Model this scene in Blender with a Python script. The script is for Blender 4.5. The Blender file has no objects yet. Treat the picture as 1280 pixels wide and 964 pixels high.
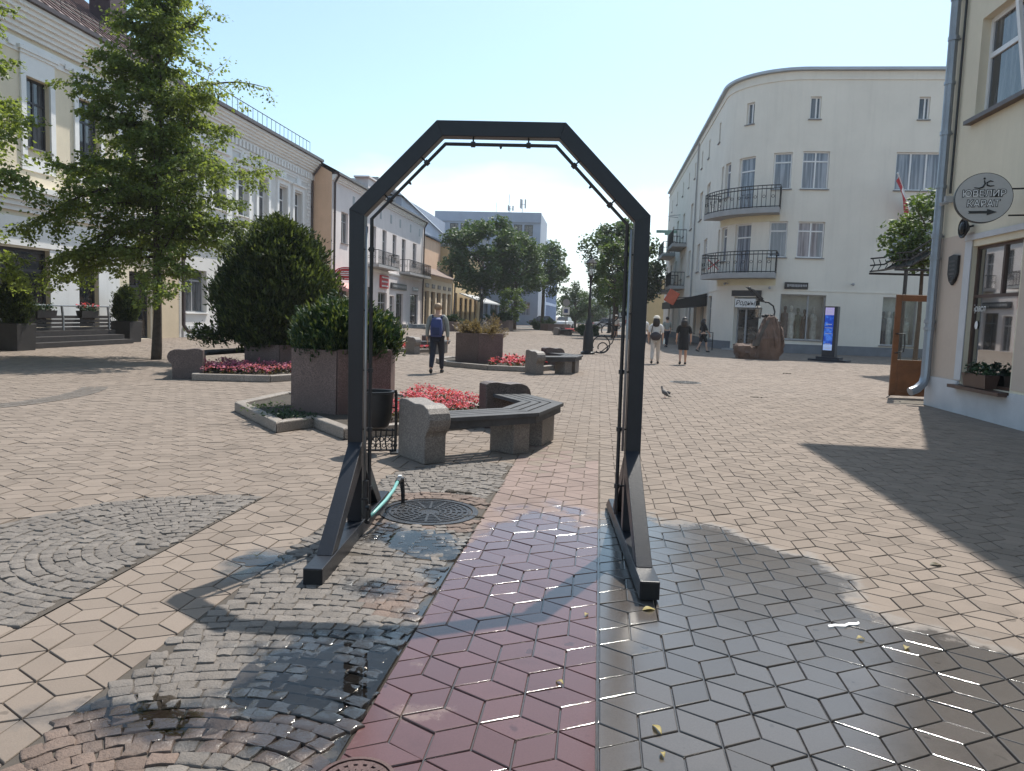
import bpy, bmesh, math, random
import numpy as np
from mathutils import Vector, Matrix

random.seed(7)
RNG = np.random.default_rng(7)
scene = bpy.context.scene
COL = scene.collection
PI = math.pi
R = math.radians

# ------------------------------------------------------------------ materials
def new_mat(name):
    m = bpy.data.materials.new(name)
    m.use_nodes = True
    nt = m.node_tree
    return m, nt, nt.nodes['Principled BSDF']

def N(nt, kind, **kw):
    n = nt.nodes.new(kind)
    for k, v in kw.items():
        setattr(n, k, v)
    return n

def mth(nt, op, a, b=None, clamp=False):
    n = N(nt, 'ShaderNodeMath', operation=op, use_clamp=clamp)
    for i, x in enumerate((a, b)):
        if x is None: continue
        if isinstance(x, (int, float)): n.inputs[i].default_value = x
        else: nt.links.new(x, n.inputs[i])
    return n.outputs[0]

def mixc(nt, fac, a, b, mode='MIX'):
    n = N(nt, 'ShaderNodeMix', data_type='RGBA', blend_type=mode)
    for s, x in ((n.inputs[0], fac), (n.inputs[6], a), (n.inputs[7], b)):
        if isinstance(x, (int, float)): s.default_value = x
        elif isinstance(x, (tuple, list)): s.default_value = (x[0], x[1], x[2], 1)
        else: nt.links.new(x, s)
    return n.outputs[2]

def mixf(nt, fac, a, b):
    n = N(nt, 'ShaderNodeMix', data_type='FLOAT')
    for s, x in ((n.inputs[0], fac), (n.inputs[2], a), (n.inputs[3], b)):
        if isinstance(x, (int, float)): s.default_value = x
        else: nt.links.new(x, s)
    return n.outputs[0]

def ramp(nt, x, lo, hi):
    n = N(nt, 'ShaderNodeMapRange', clamp=True)
    n.inputs[1].default_value = lo; n.inputs[2].default_value = hi
    nt.links.new(x, n.inputs[0])
    return n.outputs[0]

def noise(nt, scale, detail=4, rough=.55, vec=None, coord='Object'):
    n = N(nt, 'ShaderNodeTexNoise')
    n.inputs['Scale'].default_value = scale; n.inputs['Detail'].default_value = detail
    n.inputs['Roughness'].default_value = rough
    if vec is None:
        vec = N(nt, 'ShaderNodeTexCoord').outputs[coord]
    nt.links.new(vec, n.inputs['Vector'])
    return n.outputs[0]

def bump(nt, h, strength, dist, bsdf):
    b = N(nt, 'ShaderNodeBump')
    b.inputs['Strength'].default_value = strength; b.inputs['Distance'].default_value = dist
    nt.links.new(h, b.inputs['Height']); nt.links.new(b.outputs[0], bsdf.inputs['Normal'])

def sc3(c, k): return tuple(max(0, x * k) for x in c)

def MT(name, col, rough=.8, var=.18, scale=3., metal=0., bmp=0., bscale=60., spec=.5, streak=False, island=0.):
    """a weathered surface: two scales of noise in the colour, optional fine bump, optional rain streaks"""
    m, nt, b = new_mat(name)
    a = noise(nt, scale, 5, .6)
    c = mixc(nt, ramp(nt, a, .3, .7), sc3(col, 1 - var), sc3(col, 1 + var * .7))
    f = noise(nt, scale * 14, 3, .6)
    c = mixc(nt, mth(nt, 'MULTIPLY', ramp(nt, f, .35, .75), var * .8), c, sc3(col, .55))
    if streak:
        tc = N(nt, 'ShaderNodeTexCoord'); mp = N(nt, 'ShaderNodeMapping')
        mp.inputs['Scale'].default_value = (1.6, 1.6, .12)
        nt.links.new(tc.outputs['Object'], mp.inputs[0])
        s = noise(nt, 2.2, 4, .65, mp.outputs[0])
        c = mixc(nt, mth(nt, 'MULTIPLY', ramp(nt, s, .5, .8), .15), c, sc3(col, .5))
    if island:
        g = N(nt, 'ShaderNodeNewGeometry')
        c = mixc(nt, mth(nt, 'MULTIPLY', g.outputs['Random Per Island'], island), c, sc3(col, .45))
    nt.links.new(c, b.inputs['Base Color'])
    r = mixf(nt, f, max(.02, rough - .1), min(1, rough + .1))
    nt.links.new(r, b.inputs['Roughness'])
    b.inputs['Metallic'].default_value = metal
    b.inputs['Specular IOR Level'].default_value = spec
    if bmp:
        bump(nt, noise(nt, bscale, 4, .7), bmp, .01, b)
    return m

def granite(name, col, spk=.5):
    m, nt, b = new_mat(name)
    v = N(nt, 'ShaderNodeTexVoronoi'); v.inputs['Scale'].default_value = 95
    tc = N(nt, 'ShaderNodeTexCoord'); nt.links.new(tc.outputs['Object'], v.inputs['Vector'])
    sep = N(nt, 'ShaderNodeSeparateColor'); nt.links.new(v.outputs['Color'], sep.inputs[0])
    c = mixc(nt, ramp(nt, sep.outputs[0], .2, .9), sc3(col, 1 - spk), sc3(col, 1 + spk))
    c = mixc(nt, ramp(nt, noise(nt, 2.5, 5), .35, .75), c, sc3(col, .7))
    nt.links.new(c, b.inputs['Base Color'])
    b.inputs['Roughness'].default_value = .62
    bump(nt, noise(nt, 70, 4, .7), .25, .006, b)
    return m

def leafmat(name, col, col2, trans=.35):
    m, nt, b = new_mat(name)
    g = N(nt, 'ShaderNodeNewGeometry')
    c = mixc(nt, g.outputs['Random Per Island'], col, col2)
    c = mixc(nt, ramp(nt, noise(nt, .9, 3), .35, .7), c, mixc(nt, .5, c, sc3(col, .5)))
    nt.links.new(c, b.inputs['Base Color'])
    b.inputs['Roughness'].default_value = .55
    b.inputs['Specular IOR Level'].default_value = .35
    t = N(nt, 'ShaderNodeBsdfTranslucent')
    tcol = mixc(nt, .6, c, (col2[0] * 1.5, col2[1] * 1.45, col2[2] * .6))
    nt.links.new(tcol, t.inputs['Color'])
    mx = N(nt, 'ShaderNodeMixShader'); mx.inputs[0].default_value = trans
    nt.links.new(b.outputs[0], mx.inputs[1]); nt.links.new(t.outputs[0], mx.inputs[2])
    nt.links.new(mx.outputs[0], nt.nodes['Material Output'].inputs[0])
    return m

def panemat(name, dark, light, amt, scale=(3, 3, .35), rough=.03):
    """window glass that shows pale curtains in places and mirrors what is in front of it"""
    m, nt, b = new_mat(name)
    tc = N(nt, 'ShaderNodeTexCoord'); mp = N(nt, 'ShaderNodeMapping')
    mp.inputs['Scale'].default_value = scale
    nt.links.new(tc.outputs['Object'], mp.inputs[0])
    s = noise(nt, 1.6, 3, .6, mp.outputs[0])
    c = mixc(nt, mth(nt, 'MULTIPLY', ramp(nt, s, .45, .6), amt), dark, light)
    nt.links.new(c, b.inputs['Base Color'])
    b.inputs['Roughness'].default_value = rough
    b.inputs['Specular IOR Level'].default_value = .8
    bump(nt, noise(nt, .8, 2), .03, .05, b)
    return m

def clearglass(name, tint=(.75, .8, .8), refl=.25):
    m, nt, b = new_mat(name)
    t = N(nt, 'ShaderNodeBsdfTransparent'); t.inputs[0].default_value = (*tint, 1)
    g = N(nt, 'ShaderNodeBsdfGlossy'); g.inputs['Roughness'].default_value = .02
    lw = N(nt, 'ShaderNodeLayerWeight'); lw.inputs[0].default_value = .5
    f = mth(nt, 'ADD', mth(nt, 'POWER', lw.outputs['Facing'], 4.0), refl, True)
    mx = N(nt, 'ShaderNodeMixShader')
    nt.links.new(f, mx.inputs[0]); nt.links.new(t.outputs[0], mx.inputs[1]); nt.links.new(g.outputs[0], mx.inputs[2])
    nt.links.new(mx.outputs[0], nt.nodes['Material Output'].inputs[0])
    return m

# ------------------------------------------------------------------ mesh builder
class MB:
    def __init__(s):
        s.v = []; s.f = []; s.mi = []; s.M = None; s.m = 0
    def add(s, vs, fs):
        o = len(s.v)
        for p in vs:
            p = Vector(p)
            s.v.append(tuple(s.M @ p if s.M is not None else p))
        for f in fs:
            s.f.append([o + i for i in f]); s.mi.append(s.m)
        return s
    def box(s, x0, y0, z0, x1, y1, z1):
        return s.add([(x0,y0,z0),(x1,y0,z0),(x1,y1,z0),(x0,y1,z0),(x0,y0,z1),(x1,y0,z1),(x1,y1,z1),(x0,y1,z1)],
              [(3,2,1,0),(4,5,6,7),(0,1,5,4),(1,2,6,5),(2,3,7,6),(3,0,4,7)])
    def hexa(s, p):   # 8 corners ordered like box
        return s.add(p, [(3,2,1,0),(4,5,6,7),(0,1,5,4),(1,2,6,5),(2,3,7,6),(3,0,4,7)])
    def prism(s, poly, z0, z1):
        n = len(poly)
        vs = [(x, y, z0) for x, y in poly] + [(x, y, z1) for x, y in poly]
        fs = [tuple(range(n))[::-1], tuple(range(n, 2*n))] + [(i, (i+1) % n, n+(i+1) % n, n+i) for i in range(n)]
        return s.add(vs, fs)
    def ext(s, poly, o, a, b, d):
        """polygon (p,q) in axes a,b at origin o, extruded by vector d"""
        o, a, b, d = map(Vector, (o, a, b, d)); n = len(poly)
        base = [o + a*p + b*q for p, q in poly]
        vs = base + [p + d for p in base]
        return s.add(vs, [tuple(range(n))[::-1], tuple(range(n, 2*n))] + [(i, (i+1) % n, n+(i+1) % n, n+i) for i in range(n)])
    def tube(s, pts, r, n=8, cap=True):
        pts = [Vector(p) for p in pts]; k = len(pts)
        rs = r if isinstance(r, (list, tuple)) else [r]*k
        vs = []; up = Vector((0, 0, 1))
        for i, p in enumerate(pts):
            d = (pts[min(i+1, k-1)] - pts[max(i-1, 0)])
            if d.length < 1e-9: d = Vector((0, 0, 1))
            d.normalize()
            if i == 0:
                ref = Vector((1, 0, 0)) if abs(d.z) > .9 else up
                x = d.cross(ref).normalized()
            else:
                x = (x - d * x.dot(d)).normalized()
            y = d.cross(x)
            for j in range(n):
                t = 2*PI*j/n
                vs.append(p + (x*math.cos(t) + y*math.sin(t))*rs[i])
        fs = [(i*n+j, i*n+(j+1) % n, (i+1)*n+(j+1) % n, (i+1)*n+j) for i in range(k-1) for j in range(n)]
        if cap: fs += [tuple(range(n))[::-1], tuple(range((k-1)*n, k*n))]
        return s.add(vs, fs)
    def lathe(s, prof, n=16, c=(0, 0), cap=True):
        vs = [(c[0]+r*math.cos(2*PI*j/n), c[1]+r*math.sin(2*PI*j/n), z) for r, z in prof for j in range(n)]
        k = len(prof)
        fs = [(i*n+j, i*n+(j+1) % n, (i+1)*n+(j+1) % n, (i+1)*n+j) for i in range(k-1) for j in range(n)]
        if cap: fs += [tuple(range(n))[::-1], tuple(range((k-1)*n, k*n))]
        return s.add(vs, fs)
    def ball(s, c, r, n=10, m=7):
        rx, ry, rz = r if isinstance(r, (list, tuple)) else (r, r, r)
        vs = []; fs = []
        for i in range(m+1):
            a = -PI/2 + PI*i/m
            for j in range(n):
                t = 2*PI*j/n
                vs.append((c[0]+rx*math.cos(a)*math.cos(t), c[1]+ry*math.cos(a)*math.sin(t), c[2]+rz*math.sin(a)))
        for i in range(m):
            for j in range(n):
                fs.append((i*n+j, i*n+(j+1) % n, (i+1)*n+(j+1) % n, (i+1)*n+j))
        return s.add(vs, fs)
    def build(s, name, mats, parent=None, smooth=False, loc=None, rz=0, bevel=0, seg=2):
        me = bpy.data.meshes.new(name)
        me.from_pydata([tuple(p) for p in s.v], [], s.f)
        mats = mats if isinstance(mats, (list, tuple)) else [mats]
        for m in mats: me.materials.append(m)
        if len(mats) > 1: me.polygons.foreach_set('material_index', s.mi)
        if smooth:
            me.polygons.foreach_set('use_smooth', [True]*len(me.polygons))
            if smooth == 'auto': me.set_sharp_from_angle(angle=R(35))
        me.update()
        o = bpy.data.objects.new(name, me); COL.objects.link(o)
        if parent: o.parent = parent
        if loc: o.location = loc
        if rz: o.rotation_euler.z = rz
        if bevel:
            b = o.modifiers.new('bevel', 'BEVEL'); b.width = bevel; b.segments = seg
            b.limit_method = 'ANGLE'; b.angle_limit = R(40)
        return o

def npmesh(name, V, F, mat, parent=None, mi=None, smooth=False):
    """fast mesh from numpy arrays: V (n,3), F (m,k)"""
    me = bpy.data.meshes.new(name)
    V = np.asarray(V, np.float32); F = np.asarray(F, np.int32)
    m, k = F.shape
    me.vertices.add(len(V)); me.vertices.foreach_set('co', V.ravel())
    me.loops.add(m*k); me.loops.foreach_set('vertex_index', F.ravel())
    me.polygons.add(m); me.polygons.foreach_set('loop_start', np.arange(0, m*k, k, dtype=np.int32))
    me.polygons.foreach_set('loop_total', np.full(m, k, np.int32))
    for x in (mat if isinstance(mat, (list, tuple)) else [mat]): me.materials.append(x)
    if mi is not None: me.polygons.foreach_set('material_index', np.asarray(mi, np.int32))
    me.polygons.foreach_set('use_smooth', np.full(m, bool(smooth)))
    me.update(calc_edges=True); me.validate()
    o = bpy.data.objects.new(name, me); COL.objects.link(o)
    if parent: o.parent = parent
    return o

def tag(o, label=None, cat=None, group=None, kind=None):
    if label: o['label'] = label
    if cat: o['category'] = cat
    if group: o['group'] = group
    if kind: o['kind'] = kind
    return o
def thing(name, label, cat, loc=(0, 0, 0), rz=0, group=None):
    o = bpy.data.objects.new(name, None); COL.objects.link(o)
    o.location = loc; o.rotation_euler.z = rz; o.empty_display_size = .2
    return tag(o, label, cat, group)
def copy_tree(o, parent=None):
    c = o.copy(); COL.objects.link(c); c.parent = parent
    for ch in [x for x in bpy.data.objects if x.parent == o]: copy_tree(ch, c)
    return c
def text(name, body, size, mat, parent, loc, rot, ext=.004, align='CENTER', shear=0, bold=0., sx=1.):
    cu = bpy.data.curves.new(name, 'FONT'); cu.body = body; cu.size = size; cu.extrude = ext
    cu.align_x = align; cu.align_y = 'CENTER'; cu.shear = shear; cu.offset = bold
    cu.materials.append(mat)
    tmp = bpy.data.objects.new('tmp', cu); COL.objects.link(tmp); bpy.context.view_layer.update()
    me = bpy.data.meshes.new_from_object(tmp.evaluated_get(bpy.context.evaluated_depsgraph_get()))
    bpy.data.objects.remove(tmp); bpy.data.curves.remove(cu)
    o = bpy.data.objects.new(name, me); COL.objects.link(o); o.parent = parent
    o.location = loc; o.rotation_euler = rot; o.scale = (sx, 1, 1)
    return o

# ------------------------------------------------------------------ palette
M = {}
M['steel'] = MT('dark_painted_steel', (.011, .013, .019), .36, .25, 5, 0, .12, 90, .4)
M['blackpipe'] = MT('black_plastic_pipe', (.02, .021, .024), .4, .2, 8)
M['steelpipe'] = MT('grey_pipe', (.3, .31, .32), .38, .15, 8, .6)
M['turq'] = MT('turquoise_hose', (.17, .40, .38), .35, .1, 8)
M['granite'] = granite('red_brown_granite', (.15, .10, .088), .45)
M['granite_grey'] = granite('grey_granite', (.19, .165, .148), .35)
M['granite_rough'] = granite('split_granite', (.115, .085, .078), .5)
M['kerb'] = granite('kerb_granite', (.26, .225, .195), .35)
M['slat'] = MT('grey_weathered_wood', (.075, .075, .08), .7, .3, 6, 0, .4, 40, .35, island=.35)
M['soil'] = MT('dark_soil', (.05, .04, .03), .95, .4, 8, 0, .8, 30)
M['iron'] = MT('black_iron', (.018, .018, .02), .45, .25, 10, .2, .1, 60)
M['castiron'] = MT('worn_cast_iron', (.085, .082, .08), .5, .35, 7, .5, .4, 90)
M['white_wall'] = MT('white_plaster', (.76, .755, .74), .85, .07, .7, 0, .15, 40, streak=True)
M['grey_wall'] = MT('pale_grey_plaster', (.68, .66, .63), .85, .07, .8, 0, .2, 30, streak=True)
M['cream_wall'] = MT('cream_plaster', (.72, .63, .48), .85, .07, .8, 0, .2, 30, streak=True)
M['pinkwhite'] = MT('pinkish_white_plaster', (.76, .69, .665), .85, .07, .8, 0, .2, 30, streak=True)
M['curved_wall'] = MT('off_white_render', (.73, .685, .605), .88, .06, .6, 0, .15, 35, streak=True)
M['yellow_soffit'] = MT('pale_yellow_plaster', (.68, .62, .44), .85, .06, 1)
M['orange_wall'] = MT('peach_plaster', (.68, .45, .30), .85, .08, .8, 0, .2, 30, streak=True)
M['ochre_wall'] = MT('ochre_plaster', (.62, .45, .24), .85, .08, .8, 0, .2, 30, streak=True)
M['beige_wall'] = MT('beige_plaster', (.58, .47, .33), .85, .08, .8, 0, .2, 30)
M['yellow_wall'] = MT('pale_yellow_wall', (.72, .645, .5), .85, .06, .8, 0, .2, 30, streak=True)
M['peach_wall'] = MT('pinkish_cream_plaster', (.55, .45, .37), .85, .06, .8, 0, .2, 30)
M['greyplinth'] = MT('grey_plinth', (.17, .18, .2), .8, .15, 2, 0, .2, 40)
M['paleplinth'] = MT('pale_grey_plinth', (.56, .56, .57), .8, .1, 2, 0, .2, 40)
M['trim'] = MT('white_trim', (.8, .79, .77), .8, .06, 2)
M['winframe'] = MT('white_window_frame', (.74, .74, .74), .4, .05, 4)
M['brownframe'] = MT('brown_window_frame', (.075, .04, .03), .45, .2, 4)
M['darkframe'] = MT('dark_window_frame', (.035, .035, .04), .45, .2, 4)
M['greyframe'] = MT('grey_window_frame', (.33, .33, .34), .5, .1, 4)
M['sill'] = MT('grey_metal_sill', (.2, .19, .19), .5, .15, 4)
M['pane'] = panemat('window_glass', (.035, .04, .048), (.28, .28, .29), .35)
M['pane_sky'] = panemat('sky_tinted_curtain_glass', (.10, .115, .15), (.33, .35, .4), .8, (5, 5, .2))  # pale curtain folds over a bluish base that stands in for reflected sky
M['pane_dark'] = panemat('dark_shop_glass', (.012, .013, .015), (.09, .07, .06), .55, (1.2, 1.2, 1.6))
M['glass'] = clearglass('clear_shop_glass', (.9, .93, .92), .045)
M['glass_near'] = clearglass('reflecting_shop_glass', (.62, .66, .66), .5)
M['roofred'] = MT('red_brown_sheet_roof', (.14, .075, .068), .5, .2, 1.5, .0)
M['roofgrey'] = MT('grey_sheet_roof', (.38, .42, .47), .45, .1, 1, .2)
M['roofbrown'] = MT('brown_tile_roof', (.13, .075, .055), .7, .3, 3)
M['gutter'] = MT('brown_gutter', (.06, .035, .032), .4, .2, 4)
M['zinc'] = MT('grey_zinc_pipe', (.30, .33, .37), .42, .14, 3, .55)
M['concrete'] = MT('grey_concrete', (.36, .36, .36), .85, .12, 2, 0, .2, 40)
M['bluegrey'] = MT('blue_grey_panel', (.30, .34, .42), .6, .1, .5)
M['blueglass'] = panemat('blue_curtain_wall', (.045, .10, .26), (.20, .34, .6), .9, (.3, .12, .3), .08)
M['red'] = MT('red_sign', (.5, .03, .04), .5, .1, 3)
M['white'] = MT('white_paint', (.78, .78, .78), .5, .05, 4)
M['black'] = MT('black_paint', (.015, .015, .016), .5, .2, 4)
M['signdisc'] = MT('silver_sign_face', (.42, .41, .40), .5, .08, 5, .0)
M['wood_door'] = MT('varnished_brown_wood', (.17, .07, .028), .42, .3, 4, 0, .2, 30)
M['deck'] = MT('dark_deck_boards', (.032, .027, .026), .7, .3, 5, 0, .2, 30)
M['pot'] = MT('black_brown_planter', (.03, .026, .025), .7, .3, 4)
M['navy'] = MT('dark_navy_case', (.018, .024, .04), .35, .15, 4)
M['skin'] = MT('skin', (.52, .31, .22), .55, .08, 9)
M['bark'] = MT('brown_bark', (.075, .055, .042), .9, .35, 9, 0, .8, 25)
M['leaf_maple'] = leafmat('maple_leaves', (.055, .098, .024), (.24, .30, .085), .48)
M['leaf_round'] = leafmat('lime_leaves', (.038, .078, .03), (.085, .14, .05), .3)
M['leaf_light'] = leafmat('light_green_leaves', (.06, .11, .03), (.12, .18, .05), .3)
M['leaf_thuja'] = leafmat('thuja_sprays', (.014, .030, .010), (.055, .08, .022), .2)
M['leaf_tip'] = leafmat('fresh_conifer_tips', (.05, .085, .022), (.12, .15, .045), .3)
M['leaf_juniper'] = leafmat('juniper_sprays', (.016, .038, .016), (.042, .085, .034), .15)
M['leaf_dry'] = leafmat('dry_stems', (.16, .11, .07), (.26, .2, .12), .25)
M['begonia'] = leafmat('begonia_petals', (.52, .03, .07), (.75, .14, .2), .25)
M['begonia_pink'] = leafmat('pink_begonia_petals', (.42, .07, .16), (.72, .25, .36), .25)
M['begonia_leaf'] = leafmat('bronze_begonia_leaves', (.05, .03, .018), (.10, .085, .03), .2)
M['fallen'] = leafmat('yellow_leaf', (.30, .23, .07), (.42, .34, .13), .2)
# ------------------------------------------------------------------ ground
# places where water has been splashed over the paving: (x, y, rx, ry) in metres
WET = [(.45, 4.15, 1.05, 1.9), (1.5, 2.9, .95, 1.25), (.9, 4.6, .75, 1.0), (-.35, 4.1, .62, 2.15), (-.35, 2.2, .6, 1.0), (-1.02, 2.95, .5, .62),
       (-1.6, 2.52, .38, .2), (-1.08, 4.85, .34, .3), (-2.0, 4.3, .22, .26), (-1.2, 4.0, .2, .2), (-1.45, 5.0, .14, .3), (1.2, 1.9, 1.6, 1.3)]

def wet_mask(nt):
    pos = N(nt, 'ShaderNodeNewGeometry').outputs['Position']
    wn = N(nt, 'ShaderNodeTexNoise'); wn.inputs['Scale'].default_value = 2.6; wn.inputs['Detail'].default_value = 8; wn.inputs['Roughness'].default_value = .62
    nt.links.new(pos, wn.inputs['Vector'])
    out = None
    for x, y, rx, ry in WET:
        mp = N(nt, 'ShaderNodeMapping', vector_type='TEXTURE')
        mp.inputs['Location'].default_value = (x, y, 0); mp.inputs['Scale'].default_value = (rx, ry, 1)
        nt.links.new(pos, mp.inputs[0])
        ln = N(nt, 'ShaderNodeVectorMath', operation='LENGTH'); nt.links.new(mp.outputs[0], ln.inputs[0])
        v = mth(nt, 'SUBTRACT', 1.0, ln.outputs['Value'])
        v = mth(nt, 'MULTIPLY', v, min(rx, ry))
        out = v if out is None else mth(nt, 'SMOOTH_MAX', out, v)
        if out.node.operation == 'SMOOTH_MAX': out.node.inputs[2].default_value = .08
    s = mth(nt, 'ADD', out, mth(nt, 'MULTIPLY', mth(nt, 'SUBTRACT', wn.outputs[0], .5), .75))
    return ramp(nt, s, -.03, .13)

def pave(name, col, var, dry_rough=.88, wet_k=.46, wet_rough=.085, sat=(1, 1, 1), grain=140, bstr=.35, bd=.004, far=None):
    m, nt, b = new_mat(name)
    g = N(nt, 'ShaderNodeNewGeometry'); pos = g.outputs['Position']
    rnd = g.outputs['Random Per Island']
    c = mixc(nt, rnd, sc3(col, 1 - var), sc3(col, 1 + var))
    big = noise(nt, .35, 4, .6, pos); mid = noise(nt, 2.2, 5, .65, pos); fin = noise(nt, grain, 3, .7, pos)
    c = mixc(nt, mth(nt, 'MULTIPLY', ramp(nt, big, .4, .7), .35), c, (col[0]*.86, col[1]*.83, col[2]*.82))
    c = mixc(nt, mth(nt, 'MULTIPLY', ramp(nt, mid, .5, .75), .4), c, sc3(col, .66))
    c = mixc(nt, mth(nt, 'MULTIPLY', ramp(nt, fin, .42, .72), .4), c, sc3(col, .62))
    spots = noise(nt, 9, 2, .5, pos)
    c = mixc(nt, mth(nt, 'MULTIPLY', ramp(nt, spots, .69, .73), .55), c, sc3(col, .35))
    stn = noise(nt, 1.1, 6, .7, pos)
    c = mixc(nt, mth(nt, 'MULTIPLY', ramp(nt, stn, .55, .68), .30), c, sc3(col, .5))
    w = wet_mask(nt)
    wc = mixc(nt, 1.0, c, (wet_k*sat[0]*.93, wet_k*sat[1]*1.0, wet_k*sat[2]*1.1), 'MULTIPLY')  # wet darkening, plus a cool tint standing in for the sky's reflection
    nt.links.new(mixc(nt, w, c, wc), b.inputs['Base Color'])
    rr = mixf(nt, mth(nt, 'MULTIPLY', mid, 1.0), wet_rough*.5, wet_rough*2.0)
    nt.links.new(mixf(nt, w, dry_rough, rr), b.inputs['Roughness'])
    nt.links.new(mixf(nt, w, .3, .6), b.inputs['Specular IOR Level'])
    bp = N(nt, 'ShaderNodeBump'); bp.inputs['Distance'].default_value = bd
    nt.links.new(mixf(nt, w, bstr, bstr*.3), bp.inputs['Strength'])
    nt.links.new(fin, bp.inputs['Height']); nt.links.new(bp.outputs[0], b.inputs['Normal'])
    return m

TILE_COL = (.218, .177, .146)
M['tile'] = pave('beige_concrete_tiles', TILE_COL, .13)
M['tile_red'] = pave('red_concrete_tiles', (.240, .180, .158), .13, wet_k=.50, sat=(1.0, .60, .58))
M['joint'] = pave('sandy_joints', (.14, .112, .09), 0, bstr=.6, grain=60)
M['sett'] = pave('grey_granite_setts', (.168, .148, .132), .18, dry_rough=.75, wet_k=.2, wet_rough=.07, grain=55, bstr=1.0, bd=.008)
M['sett_red'] = pave('red_granite_setts', (.165, .12, .098), .22, dry_rough=.75, wet_k=.33, wet_rough=.09, grain=55, bstr=1.0, bd=.009)
M['bed'] = pave('setts_bedding', (.085, .072, .06), 0, wet_k=.33, wet_rough=.09, bstr=.7, grain=50)
M['far_pave'] = pave('far_pavement', sc3(TILE_COL, .9), 0, bstr=.2)

X_RED0, X_RED1, X_BED, X_MID = -.83, .06, -1.9, -2.65

def in_setts(x, y):
    """the two cobbled figures set into the tiles"""
    b = X_BED < x < X_RED0 and (y < 6.7 or math.hypot(x - X_RED0, y - 6.7) < 1.07)
    a = x < X_MID and math.hypot(x - X_MID, y - 4.5) < 1.32
    return a or b

def clip_poly(poly, ax, val, sign):
    out = []
    for i in range(len(poly)):
        p, q = poly[i], poly[(i+1) % len(poly)]
        dp, dq = sign*(p[ax]-val), sign*(q[ax]-val)
        if dp >= 0: out.append(p)
        if dp*dq < 0:
            t = dp/(dp-dq); out.append((p[0]+t*(q[0]-p[0]), p[1]+t*(q[1]-p[1])))
    return out

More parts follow.
